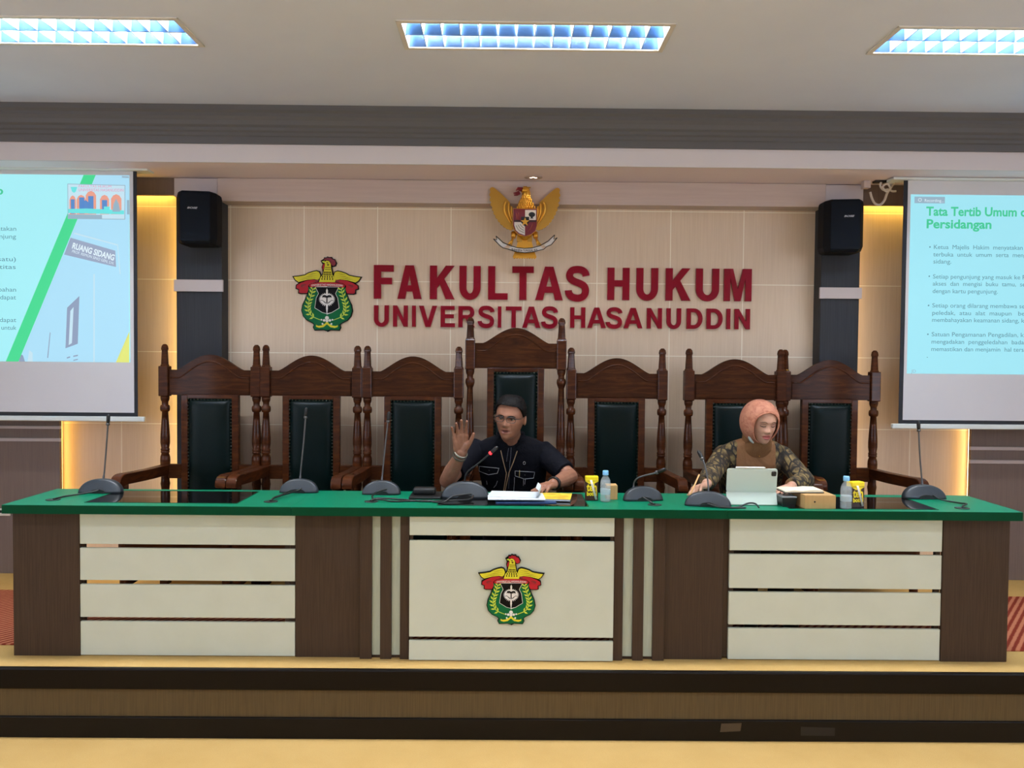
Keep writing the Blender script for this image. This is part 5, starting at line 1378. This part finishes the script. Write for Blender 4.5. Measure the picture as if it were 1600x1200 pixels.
def man_body(bm_, g=0.0):
    bm_.loft(rings_of(shrink(torso, 0.014)))
    bm_.capsule((0.03, 4.75, 1.31), (0.026, 4.655, 1.40), 0.060, 0.056, 20)
    for a, b, c in ((shL, elL, wrL), (shR, elR, wrR)):
        bm_.capsule(a, b, 0.052, 0.043); bm_.capsule(b, b+(c-b)*0.35, 0.043, 0.044); bm_.capsule(b+(c-b)*0.35, c, 0.044, 0.028)
    for s in (-1, 1):
        bm_.capsule((0.055+s*0.09, 4.93, 0.90), (0.055+s*0.11, 4.52, 0.895), 0.078, 0.058)
        bm_.capsule((0.055+s*0.11, 4.52, 0.895), (0.055+s*0.115, 4.60, S+0.11), 0.056, 0.038)
        bm_.capsule((0.055+s*0.115, 4.60, S+0.065), (0.055+s*0.125, 4.43, S+0.045), 0.038, 0.034)
mb = MB(); man_body(mb); head(mb, HM, True, HK)
hand(mb, wrL, (-0.008, -0.03, 0.13), (0.0, -1.0, 0.18), 1, [(0.12, 0.25, 0.2), (0.18, 0.35, 0.22), (0.22, 0.40, 0.25), (0.15, 0.35, 0.2)], 0.075, (0.62, 0.85), 1.06, 0.35)
hand(mb, wrR, (-0.062, -0.085, -0.006), (0.0, 0.0, -1.0), -1, [(0.35, 0.7, 0.4), (0.4, 0.75, 0.4), (0.45, 0.8, 0.4), (0.5, 0.8, 0.4)], 0.05, (0.5, 0.85), 1.0, 0.2)
bo = remesh_child(mb, 'body', MAN, 0.0031, 3, [SK1, M_lipm, M_mouth])
paint_face(bo.data, HM, HK, MAN.location, True)
BD = Drape(bo.data, MAN.location)
# shirt
M_shirt = mat('shirt_black', (11, 12, 19), 0.8, spec=0.12); _f = noise(M_shirt, coords(M_shirt, (1, 1, 1)), 16.0, 3.0, 0.6, 0.6); bump(M_shirt, _f, 0.35, 0.02)
mb = MB(); mb.loft(rings_of(torso))
for a, b, f in ((shL, elL, 0.74), (shR, elR, 0.82)):
    e = a+(b-a)*f; d = (b-a).normalized()
    mb.ball(a, (0.062, 0.062, 0.060), 18); mb.tube([a-d*0.02, a+d*0.05, e], [0.068, 0.068, 0.062], 24)
SHO = remesh_child(mb, 'shirt', MAN, 0.0045, 5, [M_shirt])
SD = Drape(SHO.data, MAN.location)
mb = MB()
for s in (-1, 1):
    mb.capsule((0.055+s*0.09, 4.95, 0.90), (0.055+s*0.11, 4.52, 0.898), 0.090, 0.070); mb.capsule((0.055+s*0.11, 4.52, 0.895), (0.055+s*0.115, 4.60, S+0.10), 0.068, 0.055)
mb.ball((0.055, 4.95, 0.895), (0.178, 0.14, 0.10), 24)
remesh_child(mb, 'trousers', MAN, 0.007, 3, [mat('trousers_black', (26, 26, 30), 0.8)])
for s in (-1, 1):
    b = MB(); b.capsule((0.055+s*0.115, 4.62, S+0.052), (0.055+s*0.125, 4.42, S+0.048), 0.044, 0.040); b.build('shoe', mat('shoe_black', (18, 16, 15), 0.3), MAN, True)
Z1 = lambda x, y: (660+x/5.456, 580+y/5.456)
M_stitch = mat('stitching_white', (196, 200, 206), 0.7)
for flap in ([(490, 808), (655, 825), (640, 868), (565, 880), (490, 850), (490, 808)], [(790, 848), (955, 858), (945, 908), (868, 916), (790, 890), (790, 848)]):
    b = MB(); SD.patch([Z1(*p) for p in flap[:-1]], b, 0.004, 0.005); fo = b.build('pocket_flap', M_shirt, MAN, True)
    b = MB(); SD.line([Z1(*p) for p in flap], 0.0011, b, 0.0045); b.build('stitching', M_stitch, MAN, True)
    c = flap[0][0]*0.5+flap[1][0]*0.5, flap[0][1]+35
    q = SD.at(*Z1(*c), 0.005)
    if q: b = MB(); b.ball(q, (0.004, 0.003, 0.004), 10); b.build('button', M_micd, MAN, True)
for ln in ([(785, 905), (783, 960), (778, 1022)], [(862, 920), (860, 975)], [(878, 920), (872, 965)], [(640, 935), (628, 970), (608, 992)], [(548, 935), (552, 965)]):
    b = MB(); SD.line([Z1(*p) for p in ln], 0.0011, b, 0.001); b.build('seam', M_stitch, MAN, True)
for ln in ([(735, 655), (722, 735), (718, 770)], [(757, 650), (752, 735), (745, 790), (735, 1000)]):
    b = MB(); SD.line([Z1(*p) for p in ln], 0.0009, b, 0.001); b.build('zip_edge', mat('zip_grey', (120, 124, 134), 0.5), MAN, True)
M_lany = mat('lanyard_tan', (168, 138, 104), 0.6)
for ln in ([(668, 675), (690, 770), (716, 870), (706, 940), (692, 1022)], [(808, 680), (775, 775), (738, 865), (722, 940), (704, 1022)]):
    b = MB(); SD.line([Z1(*p) for p in ln], 0.0026, b, 0.002); b.build('lanyard', M_lany, MAN, True)
b = MB(); q = SD.at(*Z1(868, 782), 0.003)
if q: b.tube([q+Vector((0.0065*math.cos(a*PI/8), 0, 0.0085*math.sin(a*PI/8))) for a in range(16)], 0.0016, 6, closed=True); b.build('lapel_pin', M_chrome, MAN, True)
b = MB(); SD.line([Z1(828, 842), Z1(826, 900)], 0.002, b, 0.006); b.build('pocket_pen', mat('pen_gold', (206, 190, 120), 0.3, 0.5), MAN, True)
for co in ([(690, 592), (655, 560), (640, 600), (668, 668), (735, 640), (720, 612)], [(800, 625), (852, 545), (872, 600), (842, 692), (800, 655)]):
    b = MB(); n = 0
    A = []
    for x, y in co:
        q = SD.at(*Z1(x, y), 0.009)
        if q is not None: A.append(q)
    if len(A) > 3:
        vs = [b.bm.verts.new(q) for q in A]; ws = [b.bm.verts.new(q+Vector((0, 0.007, -0.002))) for q in A]
        b.bm.faces.new(vs); b.bm.faces.new(ws[::-1])
        for i in range(len(vs)): b.bm.faces.new((vs[i-1], vs[i], ws[i], ws[i-1]))
        b.build('collar', M_shirt, MAN, True)
# collar stand round the neck
b = MB(); R = []
for i in range(33):
    a = math.radians(-60+300*i/32)
    c = Vector((0.028+0.078*math.cos(a), 4.735+0.068*math.sin(a), 1.338+0.012*math.sin(a)))
    e = Vector((math.cos(a), math.sin(a), 0))
    R.append([c+e*0.006-Vector((0, 0, .01)), c+e*0.004+Vector((0, 0, 0.028)), c-e*0.002+Vector((0, 0, 0.028)), c-e*0.001-Vector((0, 0, .01))])
b.loft(R); b.build('collar_stand', M_shirt, MAN, True)
# hair: a cap of the skull outline above the hairline
def hair_cap(t, M, k, line, grow, m, seed=3):
    rnd = random.Random(seed); b = MB(); na, nz = 72, 30; rows = []
    for j in range(nz+1):
        ring = []
        for i in range(na):
            a = 2*PI*i/na; c, s = math.cos(a), math.sin(a)
            zl = line(c, s); z = 0.118-(0.118-zl)*(j/nz)**1.15
            w, fr, bk = head_section(z); g = grow*(1.0+0.5*max(0, z)/0.118)*(1.0 if j < nz else -0.3)
            g += rnd.uniform(-0.0012, 0.0012)
            x = (w+g)*math.copysign(abs(c)**0.92, c); y = -(fr+g)*abs(s)**0.92 if s > 0 else (bk+g)*abs(s)
            ring.append(M @ Vector((x*k, y*k, (z+(grow*0.7 if z > 0.09 else grow*0.7*max(0, z)/0.09))*k)))
        rows.append(ring)
    b.loft(rows); return b.build('hair', m, t, True)
def man_line(c, s):
    if s > 0.80: return 0.066+0.014*(s-0.80)-0.004*c
    if s > 0.15: return 0.066-0.060*((0.80-s)/0.65)**1.5
    if s > -0.12: return 0.012 if abs(s) < 0.1 else 0.004
    return -0.045-0.02*min(1, -s)
hair_cap(MAN, HM, HK, man_line, 0.0085, M_hair)
eyes(MAN, HM, HK, 0.5, -0.001)
lash(MAN, HM, HK, BD, 0.0035, 0.0028, 'eyelash', 0.0017)
brow(MAN, HM, HK, BD, [(0.011, 0.0165), (0.025, 0.0205), (0.038, 0.0195), (0.048, 0.0135)], 0.0029, M_hair)
# glasses
M_gl = mat('glasses_frame', (20, 18, 18), 0.3); M_lens = mat('glasses_lens', (240, 244, 246), 0.02, alpha=0.12)
b = MB(); LN = MB()
for s in (-1, 1):
    P = []
    for i in range(28):
        a = 2*PI*i/28; c, q = math.cos(a), math.sin(a)
        P.append(HM @ (Vector((s*0.0325+0.0245*math.copysign(abs(c)**0.7, c), -0.1045+0.006*abs((s*0.0325+0.0245*c)/0.055)**2, 0.001+0.0150*math.copysign(abs(q)**0.75, q)))*HK))
    b.tube(P, 0.0017, 8, closed=True)
    b.tube([P[2], P[3], P[4], P[5], P[6], P[7], P[8], P[9], P[10], P[11], P[12]], 0.0032, 8)
    b.tube([HM @ (Vector((s*0.057, -0.098, 0.008))*HK), HM @ (Vector((s*0.0745, -0.075, 0.008))*HK), HM @ (Vector((s*0.081, 0.005, 0.010))*HK)], 0.0018, 8)
b.tube([HM @ (Vector((x, -0.1055-0.002*(1-(x/0.008)**2), 0.004+0.002*(1-(x/0.008)**2)))*HK) for x in (-0.008, -0.004, 0, 0.004, 0.008)], 0.0016, 8)
b.build('glasses', M_gl, MAN, True)
band(MAN, 'bracelet', wrL+(wrL-elL)*-0.02, wrL-elL, 0.0325, mat('bracelet_silver', (176, 172, 160), 0.3, 0.7), 0.007, 0.004)
band(MAN, 'wristband', wrL+(wrL-elL)*-0.12, wrL-elL, 0.034, mat('wristband_grey', (92, 86, 74), 0.5), 0.007, 0.004)
band(MAN, 'wristwatch', wrR+(wrR-elR)*-0.05, wrR-elR, 0.0325, M_blk, 0.010, 0.005)

# ------------------------------------------------------------------ the woman
WOM = thing('person', 'woman in a salmon headscarf and brown patterned blouse, looking down and holding a pen', 'person', (1.44, 4.85, S))
SK2 = skin_mat('skin_fair', (200, 154, 132), (188, 142, 120))
HW = Matrix.Translation((1.438, 4.655, 1.449)) @ Matrix.Rotation(math.radians(10), 4, 'Z') @ Matrix.Rotation(math.radians(14), 4, 'X') @ Matrix.Rotation(math.radians(2), 4, 'Y')
WK = 0.98
wt = [(1.44, 4.95, 0.80, 0.18, 0.135), (1.44, 4.92, 0.90, 0.175, 0.135), (1.438, 4.88, 1.02, 0.172, 0.13), (1.436, 4.84, 1.12, 0.182, 0.135), (1.434, 4.81, 1.20, 0.194, 0.125),
      (1.432, 4.79, 1.265, 0.196, 0.105), (1.430, 4.775, 1.300, 0.172, 0.092), (1.430, 4.76, 1.325, 0.125, 0.08), (1.430, 4.75, 1.342, 0.075, 0.065)]
wsL, weL, wwL = Vector((1.262, 4.79, 1.240)), Vector((1.135, 4.58, 1.150)), Vector((1.068, 4.39, 1.130))
wsR, weR, wwR = Vector((1.600, 4.79, 1.240)), Vector((1.672, 4.62, 1.122)), Vector((1.535, 4.45, 1.112))
mb = MB(); mb.loft(rings_of(shrink(wt, 0.014)))
mb.capsule((1.43, 4.76, 1.29), (1.436, 4.70, 1.39), 0.055, 0.052, 18)
for a, b, c in ((wsL, weL, wwL), (wsR, weR, wwR)):
    mb.capsule(a, b, 0.045, 0.038); mb.capsule(b, c, 0.038, 0.025)
for s in (-1, 1):
    mb.capsule((1.44+s*0.09, 4.93, 0.90), (1.44+s*0.10, 4.53, 0.893), 0.076, 0.055); mb.capsule((1.44+s*0.10, 4.53, 0.893), (1.44+s*0.10, 4.60, S+0.11), 0.054, 0.036)
    mb.capsule((1.44+s*0.10, 4.60, S+0.06), (1.44+s*0.11, 4.44, S+0.042), 0.036, 0.032)
head(mb, HW, False, WK, ears=False)
hand(mb, wwL, (-0.075, -0.06, -0.010), (0.25, -0.25, -1.0), -1, [(0.5, 0.75, 0.45), (0.65, 0.85, 0.5), (0.75, 0.9, 0.5), (0.8, 0.9, 0.5)], 0.04, (0.45, 0.75), 0.92, 0.25)
hand(mb, wwR, (-0.07, -0.075, -0.006), (0.0, 0.0, -1.0), -1, [(0.25, 0.4, 0.3), (0.25, 0.4, 0.3), (0.3, 0.45, 0.3), (0.3, 0.45, 0.3)], 0.06, (0.6, 0.75), 0.92, 0.2)
wb = remesh_child(mb, 'body', WOM, 0.0031, 3, [SK2, M_lipw, M_mouth]); paint_face(wb.data, HW, WK, WOM.location, False)
WD = Drape(wb.data, WOM.location)
# blouse: leaf batik sleeves and sides, plain brown front
M_batik = mat('batik', (92, 78, 52), 0.75)
vc = coords(M_batik, (1, 1, 1.0), (0.5, 0.35, 0.6))
vo = N(M_batik, 'ShaderNodeTexVoronoi'); vo.feature = 'DISTANCE_TO_EDGE'; vo.inputs['Scale'].default_value = 30.0
mpb = N(M_batik, 'ShaderNodeMapping'); mpb.inputs['Scale'].default_value = (1.0, 0.8, 0.42); LK(M_batik, vc, mpb.inputs['Vector']); LK(M_batik, mpb.outputs[0], vo.inputs['Vector'])
fn = noise(M_batik, vc, 26.0, 3.0)
c1 = ramp(M_batik, fn, [(0.40, (52, 41, 30)), (0.52, (108, 90, 56)), (0.66, (138, 118, 75))])
mx = N(M_batik, 'ShaderNodeMixRGB'); rr = ramp(M_batik, vo.outputs['Distance'], [(0.06, (0, 0, 0)), (0.13, (255, 255, 255))])
LK(M_batik, rr, mx.inputs['Fac']); mx.inputs[1].default_value = (*lin((30, 25, 22)), 1); LK(M_batik, c1, mx.inputs[2]); LK(M_batik, mx.outputs[0], bsdf(M_batik).inputs['Base Color'])
M_plain = mat('blouse_brown', (128, 88, 54), 0.7); _f = noise(M_plain, coords(M_plain, (1, 1, 1)), 9.0, 3.0, 0.5, 1.2); bump(M_plain, _f, 0.5, 0.03)
mb = MB(); mb.loft(rings_of(wt))
for a, b, c in ((wsL, weL, wwL), (wsR, weR, wwR)):
    mb.ball(a, 0.062, 18); mb.capsule(a, b, 0.062, 0.056); e = b+(c-b)*0.86; mb.ball(b, 0.056, 16); mb.tube([b, b+(e-b)*0.5, e], [0.056, 0.050, 0.043], 22)
BL = remesh_child(mb, 'blouse', WOM, 0.0048, 5, [M_batik, M_plain])
for p in BL.data.polygons:
    q = p.center + WOM.location
    if p.normal.y < 0.3 and q.y < 4.80 and q.z > 0.9 and -0.125-0.03*(1.2-q.z) < q.x-1.438 < 0.098+0.05*(1.2-q.z): p.material_index = 1
LD = Drape(BL.data, WOM.location)
mb = MB()
for s in (-1, 1):
    mb.capsule((1.44+s*0.09, 4.95, 0.90), (1.44+s*0.10, 4.53, 0.896), 0.094, 0.076); mb.capsule((1.44+s*0.10, 4.53, 0.893), (1.44+s*0.10, 4.60, S+0.10), 0.076, 0.07)
mb.ball((1.44, 4.95, 0.895), (0.18, 0.14, 0.10), 24)
remesh_child(mb, 'skirt', WOM, 0.008, 4, [mat('skirt_brown', (58, 46, 38), 0.8)])
for s in (-1, 1):
    b = MB(); b.capsule((1.44+s*0.10, 4.62, S+0.048), (1.44+s*0.11, 4.43, S+0.046), 0.040, 0.038); b.build('shoe', mat('shoe_brown', (44, 32, 26), 0.35), WOM, True)
# headscarf: shell round the head with an oval opening, and a neck drape
M_hij = mat('headscarf_salmon', (206, 146, 124), 0.75)
_f = noise(M_hij, coords(M_hij, (1, 1, 1)), 26.0, 4.0, 0.65, 1.6); LK(M_hij, ramp(M_hij, _f, [(0.36, (164, 100, 78)), (0.5, (184, 122, 98)), (0.66, (196, 138, 112))]), bsdf(M_hij).inputs['Base Color'])
_f2 = noise(M_hij, coords(M_hij, (1, 1, 1)), 7.0, 2.0, 0.5, 1.0); bump(M_hij, _f2, 0.4, 0.03)
mb = MB(); rows = []; na = 64
CH_ = Vector((-0.007, 0.014, 0.0)); ER = Vector((0.108, 0.124, 0.124))
for j in range(26):
    ring = []
    for i in range(na):
        ph = 2*PI*i/na; c, s = math.cos(ph), math.sin(ph)
        th0 = math.radians(1/math.sqrt((c/45.0)**2 + (s/(38.0 if s > 0 else 57.0))**2)); th = th0+(PI-th0)*(j/25)
        st = math.sin(th); v = Vector((st*c*ER.x, -math.cos(th)*ER.y, st*s*ER.z)) + CH_
        if s < 0: v.z *= 1.08
        if j == 0: v.y += 0.004
        ring.append(HW @ (v*WK))
    rows.append(ring)
mb.loft(rows, cap=False)
inner = []
ob_ = None
me_ = mb.mesh('scarf_src', [M_hij]); ob_ = bpy.data.objects.new('tmp', me_); COL.objects.link(ob_)
bmx = bmesh.new(); bmx.from_mesh(me_); bmesh.ops.remove_doubles(bmx, verts=list(bmx.verts), dist=1e-4); bmesh.ops.recalc_face_normals(bmx, faces=list(bmx.faces)); bmx.to_mesh(me_); bmx.free()
sm = ob_.modifiers.new('s', 'SOLIDIFY'); sm.thickness = 0.006; sm.offset = -1.0
me2 = evaluated(ob_, 'scarf'); mb = MB(); bmx = bmesh.new(); bmx.from_mesh(me2); mb.merge(bmx)
for f in mb.bm.faces: f.smooth = True
mb.tube([p for p in rows[0]], 0.0048, 8, closed=True)
mb.build('headscarf', M_hij, WOM, True)
mb = MB(); C0 = HW @ Vector((0, 0.015, -0.075))
mb.loft(rings_of([(1.432, 4.772, 1.235, 0.100, 0.085), (1.432, 4.748, 1.285, 0.098, 0.092), (1.433, 4.725, 1.325, 0.082, 0.090), (C0.x-0.004, C0.y+0.012, 1.362, 0.080, 0.086), (C0.x-0.004, C0.y+0.012, 1.40, 0.078, 0.084)], p=1.0))
remesh_child(mb, 'scarf_drape', WOM, 0.006, 8, [M_plain])
lash(WOM, HW, WK, WD, -0.0015, -0.0042, 'eyelash', 0.0021)
lash(WOM, HW, WK, WD, 0.0065, 0.0025, 'eyelid', 0.0010)
brow(WOM, HW, WK, WD, [(0.013, 0.019), (0.026, 0.0235), (0.040, 0.020), (0.047, 0.015)], 0.0016, mat('brow_brown', (70, 48, 38), 0.7))
b = MB(); q1, q2 = LD.at(1187, 703, 0.006), LD.at(1186, 712, 0.006)
if q1 and q2: b.ball(q1, (0.004, 0.003, 0.011), 10).ball(q2, (0.004, 0.003, 0.005), 10); b.build('brooch', M_gold, WOM, True)
b = MB(); P = [HW @ Vector(p) for p in ((-0.080, -0.030, -0.080), (-0.072, -0.048, -0.097), (-0.058, -0.060, -0.110))]
b.tube(smooth_curve(P, 4), [0.003, 0.006, 0.008, 0.0085, 0.008, 0.007, 0.006, 0.005, 0.003][:len(smooth_curve(P, 4))], 10); b.build('face_mask', mat('mask_grey', (140, 146, 142), 0.8), WOM, True)
# the pen
p0, p1 = Vector((0.958, 4.292, ZT+0.008)), Vector((1.012, 4.315, ZT+0.118))
o = MB().tube([p0-p0, (p1-p0)*0.08, p1-p0], [0.0012, 0.0042, 0.0042], 10).build('pen', mat('pen_cream', (226, 176, 118), 0.4)); o.location = p0
tag(o, 'cream and orange pen held upright in the hand of the woman in the headscarf', 'pen')
